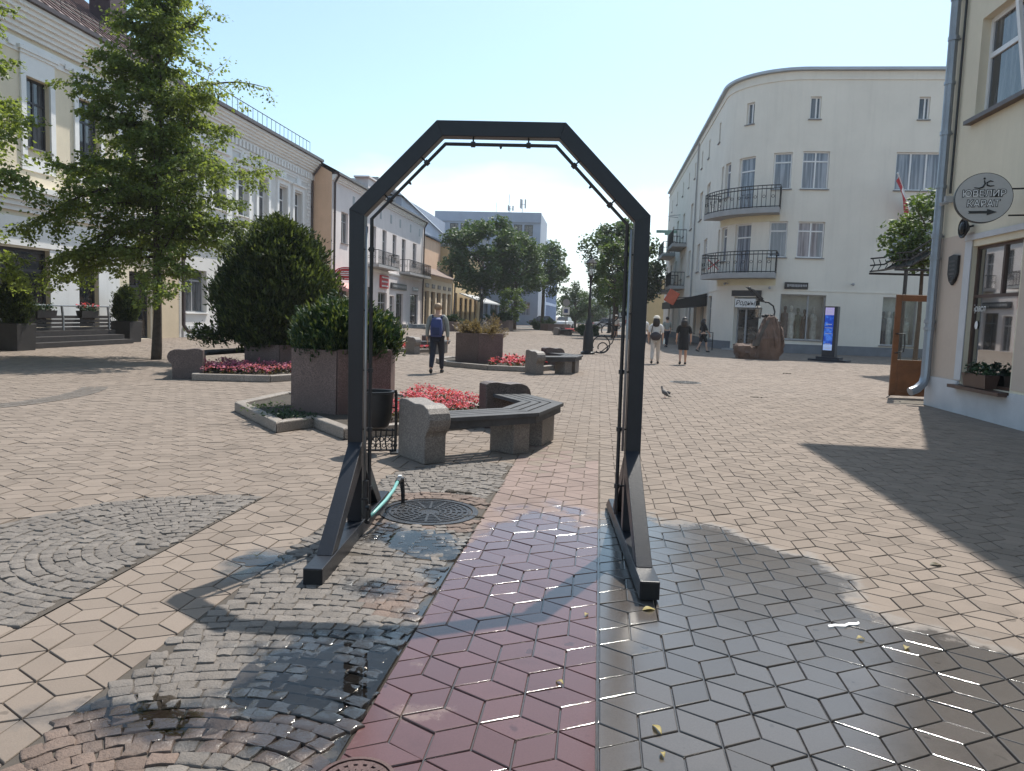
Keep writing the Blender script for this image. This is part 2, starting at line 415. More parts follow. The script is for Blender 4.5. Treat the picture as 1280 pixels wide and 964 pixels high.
def build_tiles():
    a = .175; s3 = math.sqrt(3)
    W, Yn, Yf = 21.0, .8, 64.0
    quads, redq, odd = [], [], []
    rows = int((Yf - Yn)/(1.5*a)) + 2
    cols = int(2*W/(s3*a)) + 2
    ang = [R(30 + 60*k) for k in range(6)]
    cor = [(a*math.cos(t), a*math.sin(t)) for t in ang]
    Q = []
    for r in range(rows):
        y = Yn + r*1.5*a
        for c in range(cols):
            x = -W + (c + .5*(r % 2))*s3*a
            for k in (0, 2, 4):   # three rhombi of the hexagon
                Q.append([(x, y), (x+cor[k][0], y+cor[k][1]), (x+cor[(k+1) % 6][0], y+cor[(k+1) % 6][1]), (x+cor[(k+2) % 6][0], y+cor[(k+2) % 6][1])])
    Q = np.array(Q)
    # crop to what the square shows
    cx, cy = Q[:, :, 0].mean(1), Q[:, :, 1].mean(1)
    keep = (cx > np.maximum(-19.5, -2.2 - .80*cy)) & (cx < np.minimum(16.5, 1.6 + .72*cy))
    Q, cx, cy = Q[keep], cx[keep], cy[keep]
    mn, mx = Q[:, :, 0].min(1), Q[:, :, 0].max(1)
    lines = [(X_RED0, 0, 8.8), (X_RED1, 0, 8.8), (X_BED, 0, 6.75), (X_MID, 0, 5.9)]
    cut = np.zeros(len(Q), bool)
    for v, y0, y1 in lines:
        cut |= (mn < v-.004) & (mx > v+.004) & (cy < y1)
    whole = Q[~cut]
    inset = np.array([not in_setts(x, y) for x, y in zip(cx[~cut], cy[~cut])])
    whole = whole[inset]
    cm = whole.mean(1)
    red = (cm[:, 0] > X_RED0) & (cm[:, 0] < X_RED1) & (cm[:, 1] < 7.4 + 1.8*RNG.random(len(cm)))
    n = len(whole)
    sc_top, sc_mid, sc_bot = 1 - 2*.0067/.1516, 1 - 2*.0046/.1516, 1 - 2*.0030/.1516
    ctr = cm[:, None, :]
    tz = (RNG.normal(0, .0011, n) - (RNG.random(n) < .03)*RNG.uniform(.001, .0035, n))[:, None]; tilt = RNG.normal(0, .006, (n, 2))
    wear = (1 - RNG.random((n, 1, 1))*.012)
    top = ctr + (whole-ctr)*sc_top*wear
    mid = ctr + (whole-ctr)*sc_mid*wear; rim = ctr + (whole-ctr)*sc_bot*wear
    zt = tz + ((whole-ctr)*tilt[:, None, :]).sum(2)
    V = np.concatenate([np.concatenate([top, zt[:, :, None]], 2), np.concatenate([mid, zt[:, :, None]-RNG.uniform(.00042, .00095, (n, 1, 1))], 2), np.concatenate([rim, zt[:, :, None]-.004], 2), np.concatenate([rim, np.full((n, 4, 1), -.016)], 2)], 1).reshape(-1, 3)
    base = (np.arange(n)*16)[:, None]
    loc = [[0, 1, 2, 3]] + [[i, 4+i, 4+(i+1) % 4, (i+1) % 4] for i in range(4)] + [[4*q+i, 4*q+4+i, 4*q+4+(i+1) % 4, 4*q+(i+1) % 4] for q in (1, 2) for i in range(4)]
    F = np.concatenate([base + np.array([l]) for l in loc], 0)
    mi = np.concatenate([red.astype(int)]*13)
    o = npmesh('paving_tiles', V, F, [M['tile'], M['tile_red']], mi=mi)
    tag(o, kind='structure')
    # tiles cut along the straight edges
    mb = MB()
    for q in Q[cut]:
        polys = [[tuple(p) for p in q]]
        c_y = q[:, 1].mean()
        for v, y0, y1 in lines:
            if c_y >= y1: continue
            nxt = []
            for p in polys:
                xs = [t[0] for t in p]
                if min(xs) < v-.004 and max(xs) > v+.004:
                    nxt += [clip_poly(p, 0, v-.004, -1), clip_poly(p, 0, v+.004, 1)]
                else: nxt.append(p)
            polys = nxt
        for p in polys:
            if len(p) < 3: continue
            x = sum(t[0] for t in p)/len(p); y = sum(t[1] for t in p)/len(p)
            if in_setts(x, y): continue
            mb.m = 1 if X_RED0 < x < X_RED1 and y < 8.2 else 0
            k = len(p); z = random.gauss(0, .0008)
            def ins(d):
                out = []
                for t in p:
                    dx, dy = x-t[0], y-t[1]; L = math.hypot(dx, dy) or 1
                    f = min(.35, d*1.35/L); out.append((t[0]+dx*f, t[1]+dy*f))
                return out
            A, Md, B = ins(.0067), ins(.0046), ins(.0030)
            vs = [(u, w, z) for u, w in A] + [(u, w, z-.0007) for u, w in Md] + [(u, w, z-.005) for u, w in B] + [(u, w, -.016) for u, w in B]
            fs = [tuple(range(k))] + [(i, k+i, k+(i+1) % k, (i+1) % k) for i in range(k)] + [(q*k+i, (q+1)*k+i, (q+1)*k+(i+1) % k, q*k+(i+1) % k) for q in (1, 2) for i in range(k)]
            mb.add(vs, fs)
    tag(mb.build('paving_tiles', [M['tile'], M['tile_red']]), kind='structure')

def build_setts():
    V, F, MI = [], [], []
    MH = (-1.25, 5.68)
    def stone(cx, cy, ux, uy, l, w, red):
        vx, vy = -uy, ux
        h = .0095 + RNG.normal(0, .003); o = len(V)
        tx, ty = RNG.normal(0, .011, 2)
        cs = []
        for sx, sy in ((-1, -1), (0, -1.04), (1, -1), (1.05, 0), (1, 1), (0, 1.04), (-1, 1), (-1.05, 0)):
            p, q = sx*l/2*(1+RNG.normal(0, .08)), sy*w/2*(1+RNG.normal(0, .08))
            cs.append((p*(1+.06*RNG.normal()), q*(1+.06*RNG.normal())))
        for k, z in ((1.02, -.012), (1.0, .4*h), (.93, .86*h), (.74, h)):
            for p, q in cs:
                V.append((cx+ux*p*k+vx*q*k, cy+uy*p*k+vy*q*k, z + (tx*p+ty*q if z > 0 else 0) + (RNG.normal(0, .0017) if k < 1 else 0)))
        V.append((cx, cy, h*1.02))
        for i in range(8):
            j = (i+1) % 8
            for r_ in range(3):
                F.append((o+8*r_+i, o+8*r_+j, o+8*(r_+1)+j, o+8*(r_+1)+i)); MI.append(red)
        for i in range(0, 8, 2):
            F.append((o+24+i, o+24+i+1, o+24+(i+2) % 8, o+32)); MI.append(red)
    def arcs(cx, cy, r0, r1, step, test, a0, a1, size=.092):
        r = r0
        while r < r1:
            t = a0 + RNG.random()*.3*size/max(r, .1)
            while t < a1:
                l = size*RNG.uniform(.75, 1.3); t += l/2/r
                x, y = cx + r*math.cos(t), cy + r*math.sin(t)
                if test(x, y):
                    n = math.sin(x*5.1+1.3)*math.cos(y*4.3) + RNG.normal(0, .25)
                    dm = math.hypot(x-MH[0], y-MH[1])
                    red = 1 if (dm < .60 and n > -.5) or (y < 2.62 and x > X_BED and n > -.55) or (math.hypot((x+.98)/.3, (y-3.85)/.26) < 1 + n*.3) else 0
                    stone(x, y, -math.sin(t), math.cos(t), l*.97, step*.965*RNG.uniform(.92, 1.03), red)
                t += l/2/r
            r += step
    mh = lambda x, y: math.hypot(x-MH[0], y-MH[1]) > .41
    m = .022
    # half-round figure at the left
    arcs(X_MID, 4.5, .06, 1.31, .072, lambda x, y: x < X_MID-m, PI/2, 1.5*PI, .078)
    # band beside the red strip: rings round the cover, then fans towards the viewer
    okb = lambda x, y: X_BED+m < x < X_RED0-m and in_setts(x, y) and y > .9
    arcs(MH[0], MH[1], .44, 2.1, .072, lambda x, y: okb(x, y) and y > 4.55, 0, 2*PI, .078)
    arcs(-1.25, 1.75, .05, 3.0, .075, lambda x, y: okb(x, y) and y <= 4.55, 0, 2*PI, .082)
    o = npmesh('cobbled_paving', V, F, [M['sett'], M['sett_red']], mi=MI, smooth=True)
    tag(o, kind='structure')
    o.data.set_sharp_from_angle(angle=R(38))
    # bedding the stones sit in
    mb = MB()
    pts = [(X_RED0, .8), (X_RED0, 7.77)] + [(X_RED0+1.07*math.cos(t), 6.7+1.07*math.sin(t)) for t in np.linspace(PI/2, PI, 14)] + [(X_BED, .8)]
    pts = [(x-.004 if x == X_RED0 else x, y) for x, y in pts]
    mb.add([(x, y, .001) for x, y in pts], [tuple(range(len(pts)))])
    p2 = [(X_MID-1.32*math.sin(t), 4.5+1.32*math.cos(t)) for t in np.linspace(0, PI, 30)]
    mb.add([(x, y, .001) for x, y in p2], [tuple(range(len(p2)))])
    tag(mb.build('cobble_bedding', M['bed']), kind='structure')

build_tiles()
build_setts()
g = MB(); g.add([(-600, -300, -.0075), (600, -300, -.0075), (600, 900, -.013), (-600, 900, -.0075)], [(0, 1, 2, 3)])
tag(g.build('ground', M['joint']), kind='structure')
g = MB()
g.add([(-600, 63.5, -.003), (600, 63.5, -.003), (600, 800, -.003), (-600, 800, -.003)], [(0, 1, 2, 3)])
g.add([(-600, -300, -.003), (-19.3, -300, -.003), (-19.3, 63.5, -.003), (-600, 63.5, -.003)], [(0, 1, 2, 3)])
g.add([(16.2, -300, -.003), (600, -300, -.003), (600, 63.5, -.003), (16.2, 63.5, -.003)], [(0, 1, 2, 3)])
g.add([(-19.3, -300, -.003), (16.2, -300, -.003), (16.2, .75, -.003), (-19.3, .75, -.003)], [(0, 1, 2, 3)])
tag(g.build('far_pavement', M['far_pave']), kind='structure')
# the side street crossing at the far end
rd = MB(); rd.box(-60, 92, -.004, 60, 103, .002)
tag(rd.build('road', MT('asphalt', (.06, .06, .062), .85, .2, 1)), kind='structure')

# grey arc of setts far to the left, flush with the tiles
mb = MB()
cx, cy = -12.2, 10.6
for i in range(14):
    t0, t1 = R(-25 + 4*i), R(-25 + 4*(i+1))
    for k in range(4):
        r0 = 3.65 + .105*k
        for q in range(2):
            u0 = t0 + (t1-t0)*q/2 + .004; u1 = t0 + (t1-t0)*(q+1)/2 - .002
            j = [RNG.normal(0, .008) for _ in range(4)]
            P4 = [(cx+(r0+j[0])*math.cos(u0), cy+(r0+j[0])*math.sin(u0)), (cx+(r0+j[1])*math.cos(u1), cy+(r0+j[1])*math.sin(u1)), (cx+(r0+.095+j[2])*math.cos(u1), cy+(r0+.095+j[2])*math.sin(u1)), (cx+(r0+.095+j[3])*math.cos(u0), cy+(r0+.095+j[3])*math.sin(u0))]
            mb.add([(x, y, .006) for x, y in P4], [(0, 1, 2, 3)])
tag(mb.build('cobbled_paving', M['sett']), kind='structure')

# standing water in the hollows: rough outlines, level surface, the stone tops stand out of it
def water_mat():
    m, nt, b = new_mat('standing_water')
    t = N(nt, 'ShaderNodeBsdfTransparent'); t.inputs[0].default_value = (.62, .6, .58, 1)
    g = N(nt, 'ShaderNodeBsdfGlossy'); g.inputs['Roughness'].default_value = .015
    f = N(nt, 'ShaderNodeFresnel'); f.inputs[0].default_value = 1.36
    bp = N(nt, 'ShaderNodeBump'); bp.inputs['Strength'].default_value = .05; bp.inputs['Distance'].default_value = .01
    nt.links.new(noise(nt, 14, 2), bp.inputs['Height'])
    nt.links.new(bp.outputs[0], g.inputs['Normal']); nt.links.new(bp.outputs[0], f.inputs['Normal'])
    mx = N(nt, 'ShaderNodeMixShader')
    nt.links.new(f.outputs[0], mx.inputs[0]); nt.links.new(t.outputs[0], mx.inputs[1]); nt.links.new(g.outputs[0], mx.inputs[2])
    nt.links.new(mx.outputs[0], nt.nodes['Material Output'].inputs[0])
    return m
M['water'] = water_mat()
def puddle(cx, cy, rx, ry, z, seed, xmax=9):
    r = random.Random(seed); ph = [r.uniform(0, 6.28) for _ in range(6)]
    pts = []
    for i in range(60):
        t = 2*PI*i/60
        k = 1 + sum(.16/(j*.7+.6)*math.sin((j+2)*t+ph[j]) for j in range(6))
        pts.append((min(xmax, cx+rx*k*math.cos(t)), cy+ry*k*math.sin(t)))
    mb = MB(); mb.add([(cx, cy, z)] + [(x, y, z) for x, y in pts], [(0, 1+i, 1+(i+1) % 60) for i in range(60)])
    tag(mb.build('puddle_water', M['water'], loc=(0, 0, 0)), kind='structure')
puddle(-1.04, 2.96, .30, .40, .0098, 3, X_RED0-.005)
puddle(-1.1, 4.86, .30, .26, .0112, 5, X_RED0-.005)
puddle(-2.0, 4.33, .12, .13, .004, 8)
puddle(-1.6, 2.56, .28, .12, .0102, 9)
# ------------------------------------------------------------------ the arch
def build_arch():
    t = thing('metal_arch', 'tall black square-tube arch on two long feet standing over the wet paving', 'arch', (-.675, 5.07, 0), R(4.6))
    t.rotation_euler.y = R(-.45)
    D = .05
    out = [(-.99, .11), (-.99, 2.215), (-.42, 2.795), (.42, 2.795), (.99, 2.215), (.99, .11)]
    inn = [(-.89, .11), (-.89, 2.175), (-.38, 2.695), (.38, 2.695), (.89, 2.175), (.89, .11)]
    f = MB()
    vs = [(x, -D, z) for x, z in out] + [(x, -D, z) for x, z in inn] + [(x, D, z) for x, z in out] + [(x, D, z) for x, z in inn]
    n = 6; fs = []
    for i in range(n-1):
        fs += [(i, i+1, n+i+1, n+i), (2*n+i, 3*n+i, 3*n+i+1, 2*n+i+1), (i, 2*n+i, 2*n+i+1, i+1), (n+i, n+i+1, 3*n+i+1, 3*n+i)]
    fs += [(0, n, 3*n, 2*n), (n-1, 3*n-1, 4*n-1, 2*n-1)]
    f.add(vs, fs); f.build('frame', M['steel'], t, bevel=.004)
    wm = MT('weld_grey', (.03, .032, .038), .5, .4, 60, .3)
    # ground-down weld seams on the mitred corners
    for i in range(1, 5):
        (xa, za), (xb, zb) = out[i], inn[i]
        for y in (-D-.0005, D+.0005):
            wd = MB(); wd.tube([(xa+(xb-xa)*q+.001*math.sin(q*40), y, za+(zb-za)*q) for q in np.linspace(.02, .98, 14)], .0028, 5)
            wd.build('weld_seam', wm, t)
    endm = MT('black_end_cap', (.008, .008, .009), .8)
    for s in (-1, 1):
        ft = MB()
        x0 = s*.935
        prof = [(-1.03, .006), (-1.03, .11), (.86, .11), (1.05, .016), (1.05, .006)]
        ft.ext(prof, (x0-.055, 0, 0), (0, 1, 0), (0, 0, 1), (.11, 0, 0))
        fo = ft.build('foot', M['steel'], t, bevel=.004)
        c = MB(); c.box(x0-.047, -1.034, .014, x0+.047, -1.0301, .102); c.build('end_cap', endm, fo)
        for d in (-1, 1):
            b = MB()
            prof = [(d*.050, .50), (d*.050, .66), (d*.80, .112), (d*.66, .112)]
            if d > 0: prof = [(d*.050, .46), (d*.050, .60), (d*.60, .112), (d*.48, .112)]
            b.ext(prof, (x0-.047, 0, 0), (0, 1, 0), (0, 0, 1), (.094, 0, 0))
            b.build('brace', M['steel'], t, bevel=.003)
    # the mist line that follows the inside
    off = .047
    pl = [(-.89+off, .14), (-.89+off, 2.155), (-.362, 2.695-off), (.362, 2.695-off), (.89-off, 2.155), (.89-off, .22)]
    p = MB(); p.tube([(x, -.028, z) for x, z in pl], .0125, 8)
    po = p.build('mist_pipe', M['blackpipe'], t, smooth='auto')
    for i in range(5):
        (xa, za), (xb, zb) = pl[i], pl[i+1]
        L = math.hypot(xb-xa, zb-za); k = 2 if L < 1.2 else 5
        for j in range(k):
            q = (j+.5)/k; x, z = xa+(xb-xa)*q, za+(zb-za)*q
            dx, dz = (xb-xa)/L, (zb-za)/L; nx, nz = dz, -dx   # towards the inside
            c = MB(); c.tube([(x-dx*.014, -.028, z-dz*.014), (x+dx*.014, -.028, z+dz*.014)], .019, 8)
            c.tube([(x, -.028, z), (x-nx*.05, -.02, z-nz*.05)], .006, 6)
            c.build('clip', M['blackpipe'], po)
            if i in (1, 2, 3) and j == 0:
                w = MB(); q2 = q+.25; x, z = xa+(xb-xa)*q2, za+(zb-za)*q2
                w.tube([(x, -.028, z), (x+nx*.018, -.028, z+nz*.018), (x+nx*.026, -.028, z+nz*.026)], [.010, .008, .004], 8)
                w.build('nozzle', M['blackpipe'], po)
    # supply pipe on each post, its white glint built in as a bright tube
    s = MB(); s.tube([(-.867, -.063, .36), (-.867, -.063, 2.10)], .0085, 8)
    s.build('supply_pipe_glint', M['steelpipe'], t, smooth=True)
    s = MB(); s.tube([(.867, -.063, .66), (.867, -.063, 2.12)], .0085, 8)
    s.build('supply_pipe_glint', M['steelpipe'], t, smooth=True)
    v = MB(); v.tube([(-.86, -.066, .14), (-.86, -.066, .40)], .021, 10); v.tube([(-.86, -.066, .22), (-.825, -.075, .22)], .02, 8); v.box(-.885, -.1, .27, -.835, -.09, .285)
    v.build('valve', M['blackpipe'], t, smooth='auto')
    return t
build_arch()

h = thing('garden_hose', 'short turquoise hose with black fittings rising from the left foot of the arch', 'hose', (-1.5, 5.0, 0))
pts = [(-.02, -.02, .12), (.0, .06, .145), (.01, .3, .17), (.0, .55, .19), (-.03, .78, .205)]
b = MB(); b.tube(pts, .0135, 10); b.build('tube', M['turq'], h, smooth=True)
b = MB(); b.tube([(-.028, .76, .2), (-.032, .83, .21), (-.02, .86, .2)], .022, 10); b.tube([(-.02, .86, .215), (-.012, .875, .1), (-.01, .88, .004)], [.021, .017, .015], 8)
b.tube([(-.02, -.05, .10), (-.02, -.01, .13)], .02, 8)
b.build('fitting', M['blackpipe'], h, smooth='auto')
b = MB(); b.lathe([(.0, -.004), (.019, -.004), (.017, .012), (.0, .014)], 10); b.build('cap', M['white'], h, loc=(-.03, .845, .228))

# ------------------------------------------------------------------ benches
def offset_in(P, w):
    """offset an open polyline to its left by w (mitred)"""
    out = []
    for i, p in enumerate(P):
        ds = []
        if i > 0: d = Vector((P[i][0]-P[i-1][0], P[i][1]-P[i-1][1])).normalized(); ds.append(Vector((-d.y, d.x)))
        if i < len(P)-1: d = Vector((P[i+1][0]-P[i][0], P[i+1][1]-P[i][1])).normalized(); ds.append(Vector((-d.y, d.x)))
        n = sum(ds, Vector((0, 0))).normalized()
        k = w/max(.3, n.dot(ds[0]))
        out.append((p[0]+n.x*k, p[1]+n.y*k))
    return out

def build_bench(name, label, P, legs, group, blocks=(True, True), bm=None):
    """P: outer edge of the seat from one end to the other (inside lies to the left)"""
    o = P[0]
    t = thing(name, label, 'bench', (o[0], o[1], 0), 0, group)
    Q = [(x-o[0], y-o[1]) for x, y in P]
    W, nS = .47, 4
    z1 = .47
    for s in range(nS):
        a, b = s*W/nS + (.011 if s else -.035), (s+1)*W/nS - .011
        A, B = offset_in(Q, a), offset_in(Q, b)
        mb = MB()
        for i in range(len(Q)-1):
            e = .0025
            def lerp(p, q, k): return (p[0]+(q[0]-p[0])*k, p[1]+(q[1]-p[1])*k)
            c = [lerp(A[i], A[i+1], e), lerp(A[i+1], A[i], e), lerp(B[i+1], B[i], e), lerp(B[i], B[i+1], e)]
            mb.prism(c, z1-.045, z1+RNG.normal(0, .001))
        mb.build('slat', M['slat'], t, bevel=.005)
    # granite apron under the front edge and the supports at the corners
    A, B = offset_in(Q, .0), offset_in(Q, .055)
    mb = MB()
    for i in range(len(Q)-1):
        mb.prism([A[i], A[i+1], B[i+1], B[i]], z1-.125, z1-.047)
    mb.build('apron', M['slat'], t)
    I1, I2 = offset_in(Q, .06), offset_in(Q, W-.07)
    for (i, k0, k1) in legs:
        def lp(L, k): return (L[i][0]+(L[i+1][0]-L[i][0])*k, L[i][1]+(L[i+1][1]-L[i][1])*k)
        mb = MB(); mb.prism([lp(I1, k0), lp(I1, k1), lp(I2, k1), lp(I2, k0)], 0, z1-.047)
        mb.build('support', M['granite_grey'], t, bevel=.008)
    # end blocks with the rolled front
    for e in (0, 1):
        if not blocks[e]: continue
        p, q = (Q[0], Q[1]) if e == 0 else (Q[-1], Q[-2])
        d = Vector((q[0]-p[0], q[1]-p[1], 0)).normalized()
        n = Vector((-d.y, d.x, 0)) if e == 0 else Vector((d.y, -d.x, 0))
        prof = [(.56, 0), (.56, .60), (.50, .625), (.40, .63), (.30, .615), (.2, .60), (.10, .61), (.02, .605), (-.06, .575), (-.105, .525), (-.125, .46), (-.115, .40), (-.085, .35), (-.045, .315), (-.03, .28), (-.03, 0)]
        mb = MB(); mb.ext(prof, Vector((p[0], p[1], 0)) - d*.22, n, (0, 0, 1), d*.25)
        mb.build('end_block', M[bm] if bm else (M['granite_rough'] if e else M['granite_grey']), t, smooth=False, bevel=.012)
    return t
BG = 'granite and timber benches round the planters'
build_bench('street_bench', 'nearest angled slatted bench with granite end blocks, right of the litter bin', [(-1.56, 7.62), (-.66, 8.42), (-.44, 9.5), (-1.02, 10.42)], [(0, .80, .985), (1, .45, .97)], BG)
build_bench('street_bench', 'angled slatted bench beside the square granite planter with dry stems, beyond the walking man', [(-1.45, 19.95), (-.62, 20.5), (-.46, 21.6), (-1.1, 22.5)], [(0, .75, .98), (1, .4, .97)], BG)
build_bench('street_bench', 'dark granite and timber bench beside the clipped thuja, in front of the maple trunk', [(-8.35, 18.9), (-8.98, 18.2), (-9.25, 16.3), (-8.65, 14.75)], [(0, .1, .5), (2, .05, .3)], BG, bm='granite_rough')
build_bench('street_bench', 'distant bench seen end-on to the left of the man with the backpack', [(-6.45, 26.9), (-5.7, 27.7), (-5.7, 28.8), (-6.4, 29.7)], [(0, .75, .98), (1, .5, .97)], BG)
build_bench('street_bench', 'far bench in the middle of the street right of the parked car', [(-3.2, 62), (-2.3, 62.8), (-2.2, 64), (-3, 65)], [(0, .75, .98), (1, .5, .97)], BG)

# ------------------------------------------------------------------ planters and flower beds
def hexpts(r, a0=0, n=6): return [(r*math.cos(a0+2*PI*i/n), r*math.sin(a0+2*PI*i/n)) for i in range(n)]

def granite_planter(label, x, y, r, h, a0, mat='granite', tilt=True):
    t = thing('granite_planter', label, 'planter', (x, y, 0), a0, 'granite planters')
    P, I = hexpts(r), hexpts(r-.075)
    for i in range(6):
        j = (i+1) % 6
        mb = MB()
        def lp(a, b, k): return (a[0]+(b[0]-a[0])*k, a[1]+(b[1]-a[1])*k)
        k = .006
        hh = h + RNG.normal(0, .006)
        mb.prism([lp(P[i], P[j], k), lp(P[i], P[j], 1-k), lp(I[i], I[j], 1-k), lp(I[i], I[j], k)], 0, hh)
        mb.build('slab', M[mat], t, bevel=.008)
    mb = MB(); mb.prism(hexpts(r-.08), 0, h-.07); mb.build('soil', M['soil'], t)
    return t
granite_planter('nearest tall red granite planter, holding the spreading juniper', -3.66, 10.72, .80, .985, R(-90+11))
granite_planter('red granite planter holding the tall clipped thuja', -7.65, 17.75, .95, .66, R(-90+20))
granite_planter('square-looking granite planter of dry stems right of the man with the backpack', -3.55, 22.6, .80, .97, R(-90+6), 'granite')
granite_planter('far planter under the round lime trees', -9.2, 70, 1.3, 1.0, .3)
granite_planter('distant low planter in front of the parked car', -4.6, 80, 1.6, .7, .1)
granite_planter('small distant planter with a bush left of the round lime trees', -12.2, 62, .9, .8, .4)

def scatter_leaves(name, pts, size, mat, parent=None, flat=.5, asp=.55, n_per=1, jit=None, dirs=None):
    """little folded leaf faces at pts (k,3)"""
    pts = np.asarray(pts, float)
    if n_per > 1:
        pts = np.repeat(pts, n_per, 0) + RNG.normal(0, jit or size, (len(pts)*n_per, 3))
        if dirs is not None: dirs = np.repeat(dirs, n_per, 0)
    n = len(pts)
    d = RNG.normal(0, 1, (n, 3)) if dirs is None else dirs + RNG.normal(0, .45, (n, 3))
    d[:, 2] *= 1 if dirs is not None else flat
    d /= np.linalg.norm(d, axis=1)[:, None] + 1e-9
    up = RNG.normal(0, .55, (n, 3)); up[:, 2] += 1
    s = np.cross(d, up); s /= np.linalg.norm(s, axis=1)[:, None] + 1e-9
    nn = np.cross(s, d)
    L = (size*RNG.uniform(.6, 1.35, n))[:, None]; Wd = L*asp
    a = pts - d*L*.5; b = pts + d*L*.5
    l = pts + s*Wd*.5 - nn*L*.10 - d*L*.08; r = pts - s*Wd*.5 - nn*L*.10 - d*L*.08
    V = np.stack([a, l, b, r], 1).reshape(-1, 3)
    i = np.arange(n)*4
    F = np.concatenate([np.stack([i, i+1, i+2], 1), np.stack([i, i+2, i+3], 1)], 0)
    return npmesh(name, V, F, mat, parent)

def in_poly(x, y, P):
    c = False; j = len(P)-1
    for i in range(len(P)):
        if (P[i][1] > y) != (P[j][1] > y) and x < (P[j][0]-P[i][0])*(y-P[i][1])/(P[j][1]-P[i][1])+P[i][0]: c = not c
        j = i
    return c

def flower_bed(label, P, petals, hflow, dens, holes, flower_zone, group='kerbed flower beds', kh=.14, sz=.034):
    o = P[0]; t = thing('flower_bed', label, 'flower bed', (o[0], o[1], 0), 0, group)
    Q = [(x-o[0], y-o[1]) for x, y in P]
    area = sum(Q[i][0]*Q[(i+1) % len(Q)][1]-Q[(i+1) % len(Q)][0]*Q[i][1] for i in range(len(Q)))
    if area < 0: Q = Q[::-1]
    n = len(Q)
    def inset(w):
        out = []
        for i in range(n):
            a, b, c = Q[i-1], Q[i], Q[(i+1) % n]
            d1 = Vector((b[0]-a[0], b[1]-a[1])).normalized(); d2 = Vector((c[0]-b[0], c[1]-b[1])).normalized()
            n1, n2 = Vector((-d1.y, d1.x)), Vector((-d2.y, d2.x)); m = (n1+n2)
            m = m.normalized(); k = w/max(.35, m.dot(n1)); out.append((b[0]+m.x*k, b[1]+m.y*k))
        return out
    I = inset(.15)
    for i in range(n):
        j = (i+1) % n
        def lp(a, b, k): return (a[0]+(b[0]-a[0])*k, a[1]+(b[1]-a[1])*k)
        e = .003
        mb = MB(); mb.prism([lp(Q[i], Q[j], e), lp(Q[i], Q[j], 1-e), lp(I[i], I[j], 1-e), lp(I[i], I[j], e)], 0, kh)
        mb.build('kerb_stone', M['kerb'], t, bevel=.018)
    s = MB(); I2 = inset(.155); s.prism(I2, 0, kh-.035); s.build('soil', M['soil'], t)
    xs = [p[0] for p in I2]; ys = [p[1] for p in I2]
    pts = []
    tries = int(dens*(max(xs)-min(xs))*(max(ys)-min(ys)))
    for _ in range(tries):
        x, y = random.uniform(min(xs), max(xs)), random.uniform(min(ys), max(ys))
        if not in_poly(x, y, I2): continue
        wx, wy = x+o[0], y+o[1]
        if any(math.hypot(wx-hx, wy-hy) < hr for hx, hy, hr in holes): continue
        if not flower_zone(wx, wy): continue
        pts.append((x, y, kh-.03 + hflow*(.75+.25*math.sin(x*7)*math.cos(y*6)) + random.uniform(-.03, .03)))
    pts = np.array(pts)
    if len(pts):
        low = pts.copy(); low[:, 2] = kh-.04 + (low[:, 2]-kh+.04)*RNG.uniform(.1, .95, len(low))
        lv = scatter_leaves('foliage', low, sz*1.35, M['begonia_leaf'], t, .6, .8, 2, .03); lv['kind'] = 'stuff'
        fl = scatter_leaves('flowers', pts, sz, M[petals], t, .35, .9, 3, .022); fl['kind'] = 'stuff'
    return t
flower_bed('kerbed bed with red begonias and bare soil round the nearest granite planter', [(-5.25, 10.5), (-3.87, 8.82), (-3.62, 9.38), (-2.95, 8.62), (-1.62, 10.05), (-1.45, 11.2), (-2.3, 12.4), (-4.0, 12.9), (-5.2, 12.1)],
           'begonia', .23, 330, [(-3.66, 10.72, .9)], lambda x, y: x > -3.05 - .2*(y-9) and x > -3.0)
flower_bed('kerbed bed of pink begonias in front of the dark left bench', [(-8.75, 15.6), (-8.1, 14.4), (-6.6, 14.75), (-5.9, 16.3), (-6.1, 18.5), (-7.2, 19.8), (-8.6, 19.4), (-8.9, 17.2)],
           'begonia_pink', .2, 130, [(-7.65, 17.75, 1.05)], lambda x, y: y < 17.6 or x > -6.9, sz=.048)
flower_bed('kerbed bed of red begonias between the square planter and its bench', [(-4.95, 22.9), (-4.3, 21.4), (-3.0, 20.6), (-1.75, 20.55), (-1.25, 21.8), (-1.7, 23.6), (-3.4, 24.6), (-4.8, 24.1)],
           'begonia', .17, 65, [(-3.55, 22.6, .9)], lambda x, y: x > -3.05, sz=.07)
flower_bed('distant kerbed strip of red begonias left of the end-on bench', [(-9.8, 30.2), (-7.0, 27.6), (-6.2, 28.4), (-6.6, 30.5), (-8.6, 31.8)], 'begonia', .16, 45, [], lambda x, y: True, sz=.09)
flower_bed('far kerbed bed with reddish flowers in the middle of the street', [(-4.4, 71), (-1.2, 70), (-.6, 72), (-1.6, 74), (-4.2, 74)], 'begonia', .3, 22, [], lambda x, y: True, sz=.16)

# sprigs of moss and weeds in the bare corner of the near bed
pts = [( -4.55+random.gauss(0, .28), 10.15+random.gauss(0, .28), .12+random.random()*.05) for _ in range(260)]
pts = [p for p in pts if math.hypot(p[0]+3.53, p[1]-10.72) > .85 and p[0] > -4.9]
w = scatter_leaves('weeds', pts, .05, M['leaf_light'], None, .5, .4)
tag(w, 'thin dry weeds growing in the bare corner of the nearest flower bed', 'weeds', kind='stuff')
pts = [( -3.95+random.gauss(0, .16), 9.42+random.gauss(0, .14), .13+random.random()*.06) for _ in range(300)]
pts = [p for p in pts if math.hypot(p[0]+3.53, p[1]-10.72) > .85 and p[1] > 9.1]
w = scatter_leaves('groundcover', pts, .06, M['leaf_juniper'], None, .5, .4)
tag(w, 'bluish ground cover growing at the foot of the nearest planter', 'ground cover', kind='stuff')

